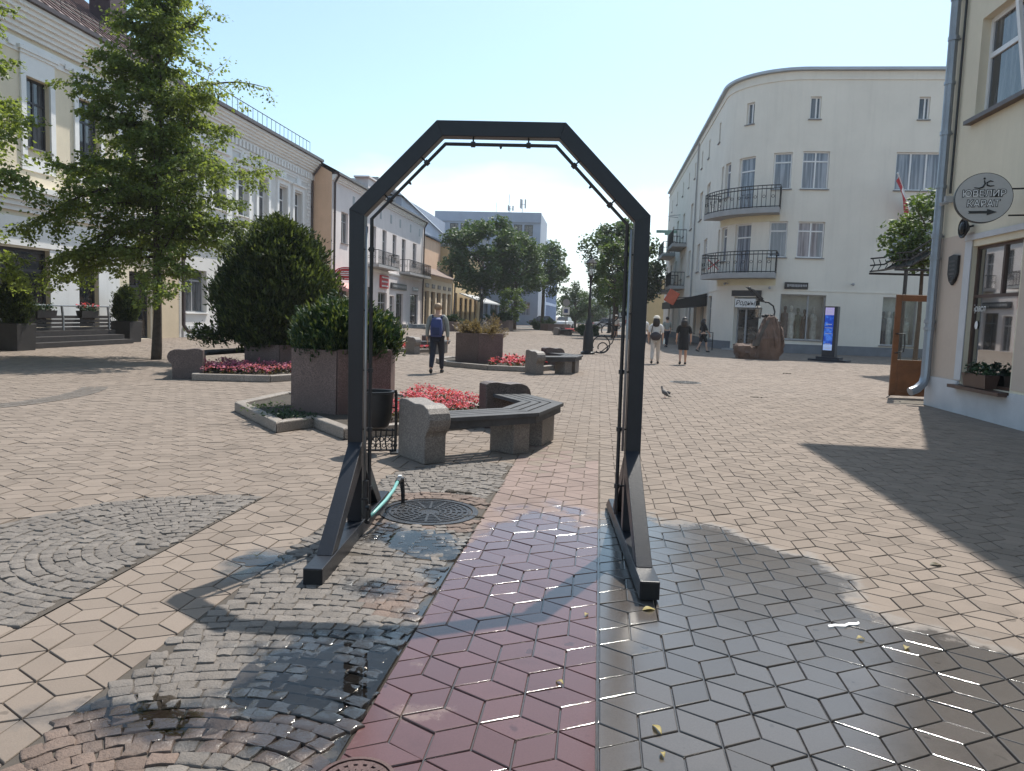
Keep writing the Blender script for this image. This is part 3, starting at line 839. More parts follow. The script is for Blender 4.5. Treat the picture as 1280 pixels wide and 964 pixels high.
# ------------------------------------------------------------------ litter bin
def build_bin():
    t = thing('litter_bin', 'black cast-iron litter bin with openwork stand behind the left post of the arch', 'bin', (-2.36, 7.95, 0), .3)
    b = MB(); b.lathe([(.0, .27), (.08, .27), (.135, .30), (.165, .38), (.175, .52), (.18, .655), (.195, .66), (.195, .68), (.17, .68), (.165, .5), (.0, .33)], 18)
    b.build('bowl', M['iron'], t, smooth='auto')
    for s in (-1, 1):
        f = MB(); f.tube([(s*.21, 0, 0), (s*.215, 0, .3), (s*.21, 0, .66), (s*.2, 0, .69)], .016, 8)
        f.tube([(s*.21, 0, .5), (s*.17, 0, .5)], .01, 6)
        f.box(s*.21-.05, -.12, 0, s*.21+.05, .12, .02)
        f.build('side_post', M['iron'], t, smooth='auto')
    o = MB()
    for i in range(7):
        x = -.18+.06*i
        o.tube([(x, 0, .03), (x+.02*math.sin(i), .0, .14), (x, 0, .27)], .009, 6)
        c = [(x+.026*math.cos(q), 0, .15+.026*math.sin(q)) for q in np.linspace(0, 2*PI, 11)]
        o.tube(c, .007, 5)
        c = [(x+.03+.02*math.cos(q), 0, .08+.02*math.sin(q)) for q in np.linspace(0, 2*PI, 9)]
        o.tube(c, .006, 5)
    o.tube([(-.21, 0, .03), (.21, 0, .03)], .011, 6); o.tube([(-.21, 0, .25), (.21, 0, .25)], .011, 6)
    o.build('openwork_panel', M['iron'], t)
build_bin()

# ------------------------------------------------------------------ manhole covers
def manhole(label, x, y, r, mat, n=6):
    t = thing('manhole_cover', label, 'manhole cover', (x, y, 0), random.random(), 'manhole covers')
    b = MB(); b.lathe([(r*1.16, -.01), (r*1.16, .008), (r*1.03, .009), (r*1.03, .002)], 40, cap=False); b.build('rim', M[mat], t)
    b = MB(); b.lathe([(0, .004), (r, .004), (r, -.006)], 40, cap=False)
    for i in range(n):
        q = r*(.2+.78*(i+.5)/n)
        b.lathe([(q-.011, .0041), (q-.009, .0095), (q+.009, .0095), (q+.011, .0041)], 40, cap=False)
    for i in range(16):
        a = 2*PI*i/16; b.M = Matrix.Rotation(a, 4, 'Z'); b.box(r*.24, -.009, .0042, r*.93, .009, .0102); b.M = None
    b.build('lid', M[mat], t)
M['iron_wet'] = MT('wet_cast_iron', (.06, .057, .057), .25, .4, 9, .3, .4, 80)
M['iron_red'] = MT('rusty_cast_iron', (.085, .045, .042), .6, .4, 9, .2, .4, 80)
manhole('cast-iron manhole cover among the cobbles right of the turquoise hose', -1.25, 5.68, .33, 'iron_wet')
manhole('small rusty cover at the near end of the red strip, cut by the photo edge', -.73, 2.30, .115, 'iron_red', 3)
manhole('pale flat manhole cover far off on the dry tiles, in front of the two women', 2.2, 19.4, .34, 'castiron', 4)
manhole('manhole cover by the shaded kerb right of the blue info stand', 11.5, 29.6, .34, 'castiron', 4)

# ------------------------------------------------------------------ litter on the paving
def fallen(label, x, y, L, rz, w=.4, mat='fallen'):
    mb = MB(); n = 9; vs = []
    for i in range(n):
        q = i/(n-1); hw = L*w*.5*math.sin(PI*min(1, q*.96+.02))**.8
        z = .006 + .018*math.sin(q*PI) + .006*math.sin(5*q)
        vs += [(L*(q-.5), -hw, z+.008), (L*(q-.5), 0, z), (L*(q-.5), hw, z+.010)]
    fs = [(3*i+k, 3*i+3+k, 3*i+4+k, 3*i+1+k) for i in range(n-1) for k in range(2)]
    mb.add(vs, fs)
    o = mb.build('fallen_leaf', M[mat], None, smooth=True, loc=(x, y, 0), rz=rz)
    o.scale = (.8, .8, .45); tag(o, label, 'leaf', 'fallen leaves'); return o
fallen('long yellow willow-like leaf on the wet tiles near the bottom of the photo', .285, 2.8, .085, 2.0, .32)
fallen('small pale leaf just below the long yellow leaf', .292, 2.63, .045, 1.8, .5)
fallen('crumpled yellow leaf lying against the front of the right foot', .33, 4.0, .09, .4, .55)
fallen('pale leaf on the red tiles below the arch shadow', -.1, 3.1, .05, 2.5, .5)
fallen('small yellow leaf on the red tiles just inside the arch shadow', .0, 3.86, .05, 1.2, .5)
fallen('orange-brown leaf beside the white paper strip', 1.36, 3.83, .055, .3, .6)
fallen('tan leaf right of the orange-brown leaf', 1.55, 3.76, .06, 1.0, .6)
fallen('dark shrivelled leaf alone on the dry tiles at the right', 2.27, 5.17, .10, .2, .6, 'begonia_leaf')
pw = MB(); pts = [(0, 0), (.05, .012), (.09, .006), (.13, .03), (.17, .028), (.19, .045)]
for i in range(5):
    (xa, ya), (xb, yb) = pts[i], pts[i+1]
    pw.add([(xa, ya-.007, .006), (xb, yb-.007, .007), (xb, yb+.008, .012), (xa, ya+.008, .011)], [(0, 1, 2, 3)])
tag(pw.build('paper_strip', M['white'], None, loc=(1.24, 3.95, .002), rz=.2), 'torn white paper strip stuck to the wet tiles', 'paper')
for lab, x, y, s in (('dark clod of debris lying behind the manhole cover', -1.2, 6.33, .10), ('small dark clod right of the manhole cover', -.90, 5.62, .045), ('grey pebble on the dry tiles beyond the pigeon', 3.28, 16.3, .06), ('tiny dark pebble far off in front of the boulder', 5.9, 24.5, .09)):
    mb = MB()
    for k in range(9): mb.ball((RNG.normal(0, s*.7), RNG.normal(0, s*.28), s*.1), (s*.4, s*.2, s*.16), 7, 5)
    tag(mb.build('debris_clod', M['soil'], None, loc=(x, y, 0)), lab, 'debris')

# ------------------------------------------------------------------ pigeon
t = thing('pigeon', 'grey-brown pigeon standing on the sunlit tiles right of the arch', 'pigeon', (1.36, 15.3, 0), 2.2)
t.scale = (.8, .8, .8)
b = MB(); prof = [(-.15, .01, .012), (-.10, .03, .035), (-.04, .05, .055), (.03, .058, .065), (.09, .045, .055), (.12, .03, .036)]
rings = []
for i, (x, w, hh) in enumerate(prof): rings.append([(x, w*math.cos(q), .13 + x*.45 + hh*math.sin(q)) for q in np.linspace(0, 2*PI, 11)[:-1]])
vs = [p for r_ in rings for p in r_]
b.add(vs, [(i*10+j, i*10+(j+1) % 10, (i+1)*10+(j+1) % 10, (i+1)*10+j) for i in range(5) for j in range(10)] + [tuple(range(10)), tuple(range(50, 60))])
b.tube([(.09, 0, .18), (.12, 0, .215), (.135, 0, .25)], [.042, .03, .027], 9); b.ball((.142, 0, .262), (.032, .026, .028)); b.tube([(.165, 0, .26), (.195, 0, .25)], [.009, .002], 6)
b.build('body', MT('pigeon_feathers', (.17, .15, .14), .7, .4, 14), t, smooth=True)
b = MB(); b.hexa([(-.15, -.03, .05), (-.07, -.03, .085), (-.07, .03, .085), (-.15, .03, .05), (-.24, -.032, .045), (-.07, -.02, .1), (-.07, .02, .1), (-.24, .032, .045)]); b.build('tail', M['soil'], t)
for s in (-1, 1):
    b = MB(); b.tube([(.0, s*.022, .09), (.005, s*.024, .004)], .005, 6)
    for a in (-.5, 0, .5): b.tube([(.005, s*.024, .005), (.035, s*.024+.03*math.sin(a), .004)], .004, 5)
    b.build('leg', MT('pigeon_leg', (.4, .12, .1), .6), t)
    b = MB(); b.ball((-.03, s*.05, .135), (.105, .016, .045)); b.build('wing', MT('pigeon_wing', (.12, .11, .11), .7, .3, 12), t, smooth=True)
# ------------------------------------------------------------------ facades
def pbox(mb, P, u0, v0, w0, u1, v1, w1):
    mb.hexa([P(u0, v0, w0), P(u1, v0, w0), P(u1, v0, w1), P(u0, v0, w1), P(u0, v1, w0), P(u1, v1, w0), P(u1, v1, w1), P(u0, v1, w1)])

def facade(name, P, L, Hh, ops, mat, parent, depth=.18, us=(), u_start=0., v0=0.):
    """wall skin with real openings and reveals; ops are (u0, v0, u1, v1)"""
    U = sorted({round(x, 4) for x in [u_start, L, *us] + [o[0] for o in ops] + [o[2] for o in ops] if u_start <= x <= L})
    Vv = sorted({round(x, 4) for x in [v0, Hh] + [o[1] for o in ops] + [o[3] for o in ops] if v0 <= x <= Hh})
    mb = MB(); idx = {}
    def vid(u, v):
        k = (u, v)
        if k not in idx: idx[k] = len(mb.v); mb.v.append(tuple(P(u, v, 0)))
        return idx[k]
    for i in range(len(U)-1):
        for j in range(len(Vv)-1):
            cu, cv = (U[i]+U[i+1])/2, (Vv[j]+Vv[j+1])/2
            if any(o[0] < cu < o[2] and o[1] < cv < o[3] for o in ops): continue
            mb.f.append([vid(U[i], Vv[j]), vid(U[i+1], Vv[j]), vid(U[i+1], Vv[j+1]), vid(U[i], Vv[j+1])]); mb.mi.append(0)
    for o in ops:
        d = o[4] if len(o) > 4 else depth
        uu = [u for u in U if o[0]-1e-4 <= u <= o[2]+1e-4]
        for a, b in zip(uu[:-1], uu[1:]):
            for v in (o[1], o[3]):
                mb.add([P(a, v, 0), P(b, v, 0), P(b, v, -d), P(a, v, -d)], [(0, 1, 2, 3)])
        for u in (o[0], o[2]):
            mb.add([P(u, o[1], 0), P(u, o[3], 0), P(u, o[3], -d), P(u, o[1], -d)], [(0, 1, 2, 3)])
    return mb.build(name, mat, parent)

def window(P, o, parent, depth=.18, fw=.06, mull=(), trans=(), frame='winframe', pane='pane', sill='sill', name='window', low=None, umull=()):
    u0, v0, u1, v1 = o[:4]
    d = o[4] if len(o) > 4 else depth
    a, b = -d+.004, -d+.065
    mb = MB()
    pbox(mb, P, u0, v0, a, u0+fw, v1, b); pbox(mb, P, u1-fw, v0, a, u1, v1, b)
    pbox(mb, P, u0+fw, v0, a, u1-fw, v0+fw, b); pbox(mb, P, u0+fw, v1-fw, a, u1-fw, v1, b)
    for m in mull:
        m = u0+(u1-u0)*m; pbox(mb, P, m-fw*.55, v0+fw, a, m+fw*.55, v1-fw, b+.004)
    for q in trans:
        q = v0+(v1-v0)*q; pbox(mb, P, u0+fw, q-fw*.5, a, u1-fw, q+fw*.5, b+.002)
    for m in umull:
        m = u0+(u1-u0)*m; pbox(mb, P, m-fw*.55, v0+(v1-v0)*trans[0]+fw*.5, a, m+fw*.55, v1-fw, b+.004)
    if low is not None: pbox(mb, P, u0+fw, v0+fw, a, u1-fw, v0+low, b-.01)
    w = mb.build(name, M[frame], parent)
    g = MB(); g.add([P(u0+fw*.5, v0+fw*.5, a+.03), P(u1-fw*.5, v0+fw*.5, a+.03), P(u1-fw*.5, v1-fw*.5, a+.03), P(u0+fw*.5, v1-fw*.5, a+.03)], [(0, 1, 2, 3)])
    g.build('pane', M[pane], w)
    if sill:
        s = MB(); pbox(s, P, u0-.06, v0-.05, -d+.066, u1+.06, v0-.004, .09); s.build('sill', M[sill], w)
    return w

def band(P, parent, name, mat, v0, v1, w, u0, u1, steps=1, wb=0.002):
    """a cornice: stepped bands that grow outwards"""
    mb = MB()
    for i in range(steps):
        k = (i+1)/steps
        pbox(mb, P, u0, v0+(v1-v0)*i/steps, wb, u1, v0+(v1-v0)*(i+1)/steps, w*k)
    return mb.build(name, M[mat], parent)

def railing(P, parent, pts, v0, v1, name='railing', r=.016, gap=.13, fancy=True, mid=None):
    """wrought railing along a list of (u, w) corners"""
    mb = MB()
    for v in [v0+.05, v1] + ([mid] if mid else []):
        mb.tube([P(u, v, w) for u, w in pts], r*1.25, 6)
    for (ua, wa), (ub, wb) in zip(pts[:-1], pts[1:]):
        L = math.hypot(ub-ua, wb-wa); n = max(1, int(L/gap))
        for i in range(n+1):
            q = i/n; u, w = ua+(ub-ua)*q, wa+(wb-wa)*q
            mb.tube([P(u, v0, w), P(u, v1, w)], r*.75, 5, cap=False)
            if fancy and i < n and i % 2 == 0:
                um, wm = ua+(ub-ua)*(i+.5)/n, wa+(wb-wa)*(i+.5)/n
                mb.tube([P(um+gap*.4*math.cos(t)*(ub-ua)/max(L, .01), (v0+v1)/2+gap*.45*math.sin(t), wm+gap*.4*math.cos(t)*(wb-wa)/max(L, .01)) for t in np.linspace(0, 2*PI, 9)], r*.6, 4, cap=False)
    return mb.build(name, M['iron'], parent)

def shell(parent, X, depth, y0, y1, h, mat, name='wall'):
    """ends and back of a building whose front is built separately (front at x = X, going towards -x)"""
    mb = MB()
    for y in (y0, y1): mb.add([(X, y, 0), (X-depth, y, 0), (X-depth, y, h), (X, y, h)], [(0, 1, 2, 3)])
    mb.add([(X-depth, y0, 0), (X-depth, y1, 0), (X-depth, y1, h), (X-depth, y0, h)], [(0, 1, 2, 3)])
    mb.add([(X, y0, h-.02), (X-depth, y0, h-.02), (X-depth, y1, h-.02), (X, y1, h-.02)], [(0, 1, 2, 3)])
    return mb.build(name, mat, parent)

def downpipe(parent, pts, r=.055, mat='gutter'):
    mb = MB(); mb.tube(pts, r, 10)
    for i in range(len(pts)-1):
        a, b = Vector(pts[i]), Vector(pts[i+1])
        if (b-a).length > 2.5:
            for k in (.2, .5, .8):
                c = a.lerp(b, k); d = (b-a).normalized(); mb.tube([c-d*.03, c+d*.03], r*1.18, 10)
    return mb.build('downpipe', M[mat], parent, smooth='auto')

# ================= building 1: cream, red-brown sheet roof, terrace =================
X1 = -18.8
P1 = lambda u, v, w: (X1+w, u, v)
def b1():
    t = thing('cream_building', 'cream two-storey building with white cornices and a red-brown sheet roof, behind the maple', 'building', (0, 0, 0))
    up = [(19.7, 6.45, 20.9, 8.7), (23.35, 6.45, 24.45, 8.7), (25.85, 6.45, 27.05, 8.7), (28.3, 6.45, 29.4, 8.7), (30.6, 6.45, 31.7, 8.7)]
    lo = [(18.9, .55, 24.3, 3.15), (25.75, .55, 26.85, 2.95), (28.75, 0.02, 30.2, 2.75)]
    facade('wall', P1, 32.4, 9.9, up+lo, M['cream_wall'], t, .22, u_start=14)
    shell(t, X1-.4, 9, 14, 32.4, 9.85, M['cream_wall'], 'rear_wall')
    for o in up:
        window(P1, o, t, .22, .07, (.5,), (.66,), 'darkframe', 'pane', 'sill')
        s = MB(); a, b = o[0]-.22, o[2]+.22
        pbox(s, P1, a, o[1]-.3, .002, o[0]-.0, o[3], .07); pbox(s, P1, o[2], o[1]-.3, .002, b, o[3], .07)
        pbox(s, P1, a, o[3], .002, b, o[3]+.75, .06); pbox(s, P1, a-.12, o[3]+.75, .002, b+.12, o[3]+.87, .16); pbox(s, P1, a-.05, o[3]+.66, .06, b+.05, o[3]+.745, .11)
        s.build('window_surround', M['trim'], t)
        f = MB(); pbox(f, P1, a, o[1]-.75, .002, b, o[1]-.32, .04); f.build('apron_panel', M['trim'], t)
    window(P1, lo[0], t, .22, .10, (.0, .45, .62), (.73,), 'darkframe', 'pane_dark', None, 'shop_window')
    window(P1, lo[1], t, .22, .07, (), (.72,), 'darkframe', 'pane_dark', None, 'shop_window')
    window(P1, lo[2], t, .22, .10, (.5,), (.78,), 'darkframe', 'pane_dark', None, 'door')
    for a, b in ((14, 18.9), (24.3, 25.75), (26.85, 28.1)):
        f = MB(); pbox(f, P1, a, .0, .002, b, 3.2, .03); f.build('white_panel', M['white_wall'], t)
    f = MB(); pbox(f, P1, 30.35, 0, .002, 32.2, 4.2, .09); f.build('pilaster', M['beige_wall'], t)
    band(P1, t, 'fascia', 'trim', 3.22, 4.15, .06, 14, 30.3)
    band(P1, t, 'string_course', 'trim', 4.32, 5.15, .42, 14, 32.35, 5)
    band(P1, t, 'frieze', 'trim', 9.35, 9.75, .07, 14, 32.35, 2)
    c = MB(); pbox(c, P1, 19.4, 9.45, .071, 19.7, 9.62, .1); c0 = c.build('frieze_block', M['trim'], t)
    for i in range(1, 20):
        c = c0.copy(); COL.objects.link(c); c.location.y = .64*i
    band(P1, t, 'cornice', 'trim', 9.9, 10.75, .62, 14, 32.35, 6)
    g = MB(); pbox(g, P1, 14, 10.76, .3, 32.4, 10.9, .75); g.build('gutter', M['gutter'], t)
    r = MB(); r.add([P1(13.5, 10.9, .7), P1(32.4, 10.9, .7), P1(32.4, 14.6, -4.3), P1(13.5, 14.6, -4.3), P1(32.4, 10.9, -9.4), P1(13.5, 10.9, -9.4)], [(0, 1, 2, 3), (3, 2, 4, 5), (1, 4, 2), (0, 3, 5)])
    ro = r.build('roof', M['roofred'], t)
    s = MB()
    for i in range(38):
        u = 13.6+.5*i; s.tube([P1(u, 10.93, .7), P1(u, 14.63, -4.3)], .025, 4)
    s.build('standing_seam', M['roofred'], ro)
    s = MB()
    for w, v in ((.2, 11.42), (-.4, 11.87)):
        s.tube([P1(13.5, v, w), P1(32.3, v, w)], .02, 5)
    for i in range(19): s.tube([P1(13.7+i, 11.0, .35), P1(13.7+i, 11.6, .3), P1(13.7+i, 11.9, -.3)], .015, 4)
    s.build('snow_guard', M['iron'], ro)
    c = MB(); c.box(X1-2.2, 29.7, 11.5, X1-1.3, 30.8, 14.1); co = c.build('chimney', MT('dark_brick_chimney', (.07, .045, .05), .8, .3, 4, 0, .3, 20), ro)
    c = MB(); c.box(X1-2.3, 29.6, 14.5, X1-1.2, 30.9, 14.58)
    for dx, dy in ((-2.15, 29.75), (-1.4, 29.75), (-2.15, 30.7), (-1.4, 30.7)): c.tube([(X1+dx, dy, 14.0), (X1+dx, dy, 14.55)], .03, 5)
    c.build('chimney_cap', M['iron'], co)
    f = MB(); f.tube([(X1-1.9, 27.2, 11.5), (X1-1.9, 27.2, 16.2)], .09, 8); f.build('flue_pipe', M['iron'], t)
b1()
def terrace():
    t = thing('terrace_deck', 'dark timber terrace with steps and a metal rail in front of the cream building', 'terrace', (-17.3, 21, 0))
    b = MB()
    for i in range(3):
        b.box(-1.3+.001*i, -.3, .16*i+.005, .25-.35*i, 5.3-.01*i, .16*(i+1))
    b.build('deck', M['deck'], t)
    b = MB()
    for i in range(4): b.box(-.6-.0, -.2, .5+.13*i, -.56, 5.2, .5+.13*i+.10)
    b.build('board_screen', M['deck'], t)
    b = MB(); b.tube([(-.58, -.2, 1.32), (-.58, 5.25, 1.32)], .03, 8)
    for y in (0, 2.7, 5.1): b.tube([(-.58, y, .49), (-.58, y, .9), (-.58, y-.05, 1.3)], .04, 8)
    b.build('handrail', M['steelpipe'], t)
terrace()
def flowerbox(label, x, y, L, mat='pot', z=0, rz=PI/2, blooms=True):
    t = thing('window_box', label, 'flower box', (x, y, z), rz, 'flower boxes')
    b = MB(); b.hexa([(-L/2+.03, -.09, 0), (L/2-.03, -.09, 0), (L/2-.03, .09, 0), (-L/2+.03, .09, 0), (-L/2, -.12, .24), (L/2, -.12, .24), (L/2, .12, .24), (-L/2, .12, .24)])
    b.build('box', M[mat], t)
    p = np.stack([RNG.uniform(-L/2, L/2, 90), RNG.uniform(-.12, .12, 90), RNG.uniform(.22, .42, 90)], 1)
    scatter_leaves('foliage', p, .09, M['leaf_juniper'], t, .7, .6, 2, .03)['kind'] = 'stuff'
    if not blooms: return
    p = np.stack([RNG.uniform(-L/2, L/2, 26), RNG.uniform(-.12, .12, 26), RNG.uniform(.36, .48, 26)], 1)
    scatter_leaves('flowers', p, .07, M['begonia'], t, .5, .9, 3, .02)['kind'] = 'stuff'
flowerbox('flower box with dark leaves on the terrace rail left of the rail post', -17.85, 22.8, .9, z=.92, blooms=False)
flowerbox('flower box with red blooms on the terrace rail right of the rail post', -17.85, 24.9, .9, z=.92)

# ================= building 2: pale grey with dentils and a roof rail =================
X2 = -18.82
P2 = lambda u, v, w: (X2+w, u, v)
def b2():
    t = thing('grey_building', 'pale grey ornate two-storey building with dentil cornice and iron rail along its roof edge', 'building')
    ws = [33.2, 35.4, 37.9, 40.3, 42.95, 45.2]
    up = [(u, 5.55 if k == 3 else 6.2, u+1.25, 8.55) for k, u in enumerate(ws)]
    lo = [(32.95, 1.12, 34.85, 3.1), (36, .3, 37.8, 3.1), (39, .02, 40.4, 3.0), (41.6, .6, 43.6, 3.1), (44.6, .6, 46.6, 3.1)]
    facade('wall', P2, 48.0, 10.0, up+lo, M['grey_wall'], t, .3, u_start=32.45)
    shell(t, X2-.5, 9, 32.45, 48, 9.95, M['grey_wall'], 'rear_wall')
    for o in up:
        window(P2, o, t, .3, .07, (.5,), (.68,), 'winframe', 'pane', 'trim' if o[1] > 6 else None)
        s = MB(); a, b = o[0]-.26, o[2]+.26
        pbox(s, P2, a, o[1]-.1, .002, o[0], o[3]+.1, .09); pbox(s, P2, o[2], o[1]-.1, .002, b, o[3]+.1, .09)
        pbox(s, P2, a, o[3]+.1, .002, b, o[3]+.36, .08); pbox(s, P2, a-.1, o[3]+.36, .002, b+.1, o[3]+.46, .2)
        pbox(s, P2, o[0]+.3, o[3]+.46, .002, o[2]-.3, o[3]+.78, .1); pbox(s, P2, o[0]+.45, o[3]+.78, .002, o[2]-.45, o[3]+1.0, .08)
        s.build('window_surround', M['trim'], t)
    for k, o in enumerate(lo):
        window(P2, o, t, .3, .07, (.5,) if k != 2 else (), (.75,), 'greyframe', 'pane' if k != 2 else 'pane_dark', 'trim' if k != 2 else None, 'shop_window' if k != 2 else 'door')
    band(P2, t, 'string_course', 'trim', 4.3, 4.75, .2, 32.5, 48, 3)
    band(P2, t, 'architrave', 'trim', 9.35, 9.62, .09, 32.5, 48, 2)
    d = MB(); pbox(d, P2, 32.6, 9.64, .002, 32.82, 9.98, .2); d0 = d.build('dentil', M['trim'], t)
    for i in range(1, 39):
        c = d0.copy(); COL.objects.link(c); c.location.y = .4*i
    band(P2, t, 'cornice', 'trim', 10.0, 10.8, .7, 32.5, 48, 6)
    q = MB()
    for i in range(22): pbox(q, P2, 47.25+(.12 if i % 2 else 0), 4.8+.21*i, .002, 47.98, 4.8+.21*i+.18, .06)
    q.build('quoin', M['trim'], t)
    q = MB(); pbox(q, P2, 36.75, 4.8, .002, 37.3, 9.34, .06); q.build('pilaster', M['trim'], t)
    g = MB(); pbox(g, P2, 32.45, 10.81, .3, 48.0, 10.97, .85); g.build('gutter', M['gutter'], t)
    r = MB(); r.add([P2(32.45, 10.97, .8), P2(48.0, 10.97, .8), P2(48.0, 12.3, -4.8), P2(32.45, 12.3, -4.8), P2(48, 10.9, -9.5), P2(32.45, 10.9, -9.5)], [(0, 1, 2, 3), (3, 2, 4, 5), (1, 4, 2), (0, 3, 5)])
    ro = r.build('roof', M['roofred'], t)
    railing(P2, ro, [(32.6, .45), (46.6, .45)], 11.0, 11.75, 'roof_rail', .018, .55, False)
    b = MB(); pbox(b, P2, 39.7, 5.3, .002, 42.1, 5.5, .85); bo = b.build('balcony', M['trim'], t)
    railing(P2, bo, [(39.75, .04), (39.75, .8), (42.05, .8), (42.05, .04)], 5.5, 6.35, r=.018, gap=.14)
    downpipe(t, [P2(47.9, 10.85, .7), P2(47.9, 10.5, .6), P2(47.88, 9.9, .15), P2(47.88, .25, .15)], .07)
    downpipe(t, [P2(32.55, 10.8, .7), P2(32.55, 10.3, .5), P2(32.55, 9.6, .14), P2(32.55, .55, .14), P2(32.6, .3, .3), P2(32.75, .22, .55)], .085)
    f = MB(); pbox(f, P2, 32.7, 0, .002, 48, .5, .05); f.build('plinth', M['paleplinth'], t)
b2()

# ================= building 3: white, balconies, peach gable end =================
X3 = -17.45
P3 = lambda u, v, w: (X3+w, u, v)
def b3():
    t = thing('white_building', 'long pinkish-white two-storey building with iron balconies and a peach side wall', 'building')
    up = [(49.9, 5.95, 51.3, 8.0), (53.3, 5.95, 54.5, 7.95), (56.7, 5.0, 57.9, 7.9), (59.6, 5.0, 60.8, 7.9), (62.6, 5.95, 63.8, 7.85), (65.6, 4.95, 66.9, 7.8), (69.5, 5.95, 70.9, 7.8)]
    lo = [(49.0, .4, 51.5, 2.9), (54.6, .02, 57.3, 3.25), (58.7, .02, 61.2, 2.95), (62.0, .02, 63.4, 2.75), (64.1, .02, 66.4, 3.0), (69.0, .02, 72.0, 3.1)]
    facade('wall', P3, 73.7, 10.0, up+lo, M['pinkwhite'], t, .22, u_start=48.05)
    s = MB()
    for y in (48.05, 73.7): s.add([(X3, y, 0), (X3-9, y, 0), (X3-9, y, 10.2), (X3-4.5, y, 12.6), (X3, y, 10.2)], [(0, 1, 2, 3, 4)])
    s.add([(X3-9, 48.05, 0), (X3-9, 73.7, 0), (X3-9, 73.7, 10.2), (X3-9, 48.05, 10.2)], [(0, 1, 2, 3)])
    s.build('side_wall', M['orange_wall'], t)
    for o in up:
        window(P3, o, t, .22, .07, (.5,), (.7,), 'greyframe', 'pane', 'sill' if o[1] > 5.5 else None)
    for k, o in enumerate(lo):
        window(P3, o, t, .22, .08, (.5,), (.72,), 'greyframe' if k in (3, 2) else 'darkframe', 'pane_dark' if k != 3 else 'pane', None, 'shop_door' if k in (2, 3, 4, 5) else 'shop_window', low=.9 if k == 2 else None)
    band(P3, t, 'cornice', 'trim', 9.75, 10.1, .3, 48.05, 73.7, 3)
    band(P3, t, 'string_course', 'trim', 4.45, 4.65, .1, 54, 73.7, 2)
    for u in (52.2, 58.8, 61.8, 64.7, 68.3, 71.8):
        v = MB(); pbox(v, P3, u, 8.65, .003, u+.45, 9.35, .02); v.build('attic_vent', M['greyframe'], t)
    g = MB(); pbox(g, P3, 48.0, 10.11, .1, 73.7, 10.25, .5); g.build('gutter', M['gutter'], t)
    r = MB(); r.add([P3(47.9, 10.25, .5), P3(73.8, 10.25, .5), P3(73.8, 12.72, -4.5), P3(47.9, 12.72, -4.5), P3(73.8, 10.25, -9.3), P3(47.9, 10.25, -9.3)], [(0, 1, 2, 3), (3, 2, 4, 5)])
    ro = r.build('roof', M['gutter'], t)
    p = MB(); pbox(p, P3, 55.5, 10.26, -.9, 60.3, 11.2, .05); pbox(p, P3, 55.3, 11.2, -1.0, 60.5, 11.32, .18); p.build('parapet', M['pinkwhite'], t)
    c = MB(); c.box(X3-3.2, 66.5, 11.5, X3-2.5, 67.3, 13.2); c.tube([(X3-2, 70, 11), (X3-2, 70, 12.4)], .15, 8); c.ball((X3-2, 70, 12.5), .25, 8, 6); c.build('chimney', M['concrete'], ro)
    for a, b, v0 in ((55.6, 61.5, 4.75), (64.9, 73.3, 4.7)):
        m = MB(); pbox(m, P3, a, v0, .002, b, v0+.2, .95); bo = m.build('balcony', M['concrete'], t)
        railing(P3, bo, [(a+.05, .04), (a+.05, .9), (b-.05, .9), (b-.05, .04)], v0+.2, v0+1.25, r=.022, gap=.2)
    downpipe(t, [P3(48.3, 10.1, .4), P3(48.3, 9.6, .12), P3(48.3, .2, .12)], .07)
    downpipe(t, [P3(73.5, 10.1, .4), P3(73.5, 9.6, .12), P3(73.5, .2, .12)], .07)
    f = MB(); pbox(f, P3, 66.5, 0, .002, 68.9, .35, .3); pbox(f, P3, 69.0, 0, .002, 73.6, .3, .7); f.build('door_step', M['concrete'], t)
    a = MB(); a.hexa([P3(48.6, 2.85, .01), P3(52.2, 2.85, .01), P3(52.2, 2.6, 1.2), P3(48.6, 2.6, 1.2), P3(48.6, 3.3, .01), P3(52.2, 3.3, .01), P3(52.2, 2.75, 1.2), P3(48.6, 2.75, 1.2)])
    a.build('awning', MT('pale_red_awning', (.6, .3, .27), .7), t)
b3()
def wall_sign(name, label, P, u0, v0, u1, v1, mat, w=.12, lines=0, lmat='white', w0=.01):
    t = thing(name, label, 'sign', tuple(P((u0+u1)/2, 0, 0)))
    off = Vector(P((u0+u1)/2, 0, 0))
    Q = lambda u, v, ww: tuple(Vector(P(u, v, ww)) - off)
    b = MB(); pbox(b, Q, u0, v0, w0, u1, v1, w); b.build('panel', M[mat], t)
    if lines:
        l = MB(); H = (v1-v0)
        for i in range(lines):
            vm = v0+H*(i+.5)/lines; u = u0+(u1-u0)*.1
            while u < u1-(u1-u0)*.1:
                du = (u1-u0)*random.uniform(.03, .07)
                pbox(l, Q, u, vm-H*.16/lines*random.uniform(.7, 1.3), w+.002, min(u+du, u1-.02), vm+H*.2/lines, w+.012); u += du*1.35
        l.build('lettering', M[lmat], t)
    return t
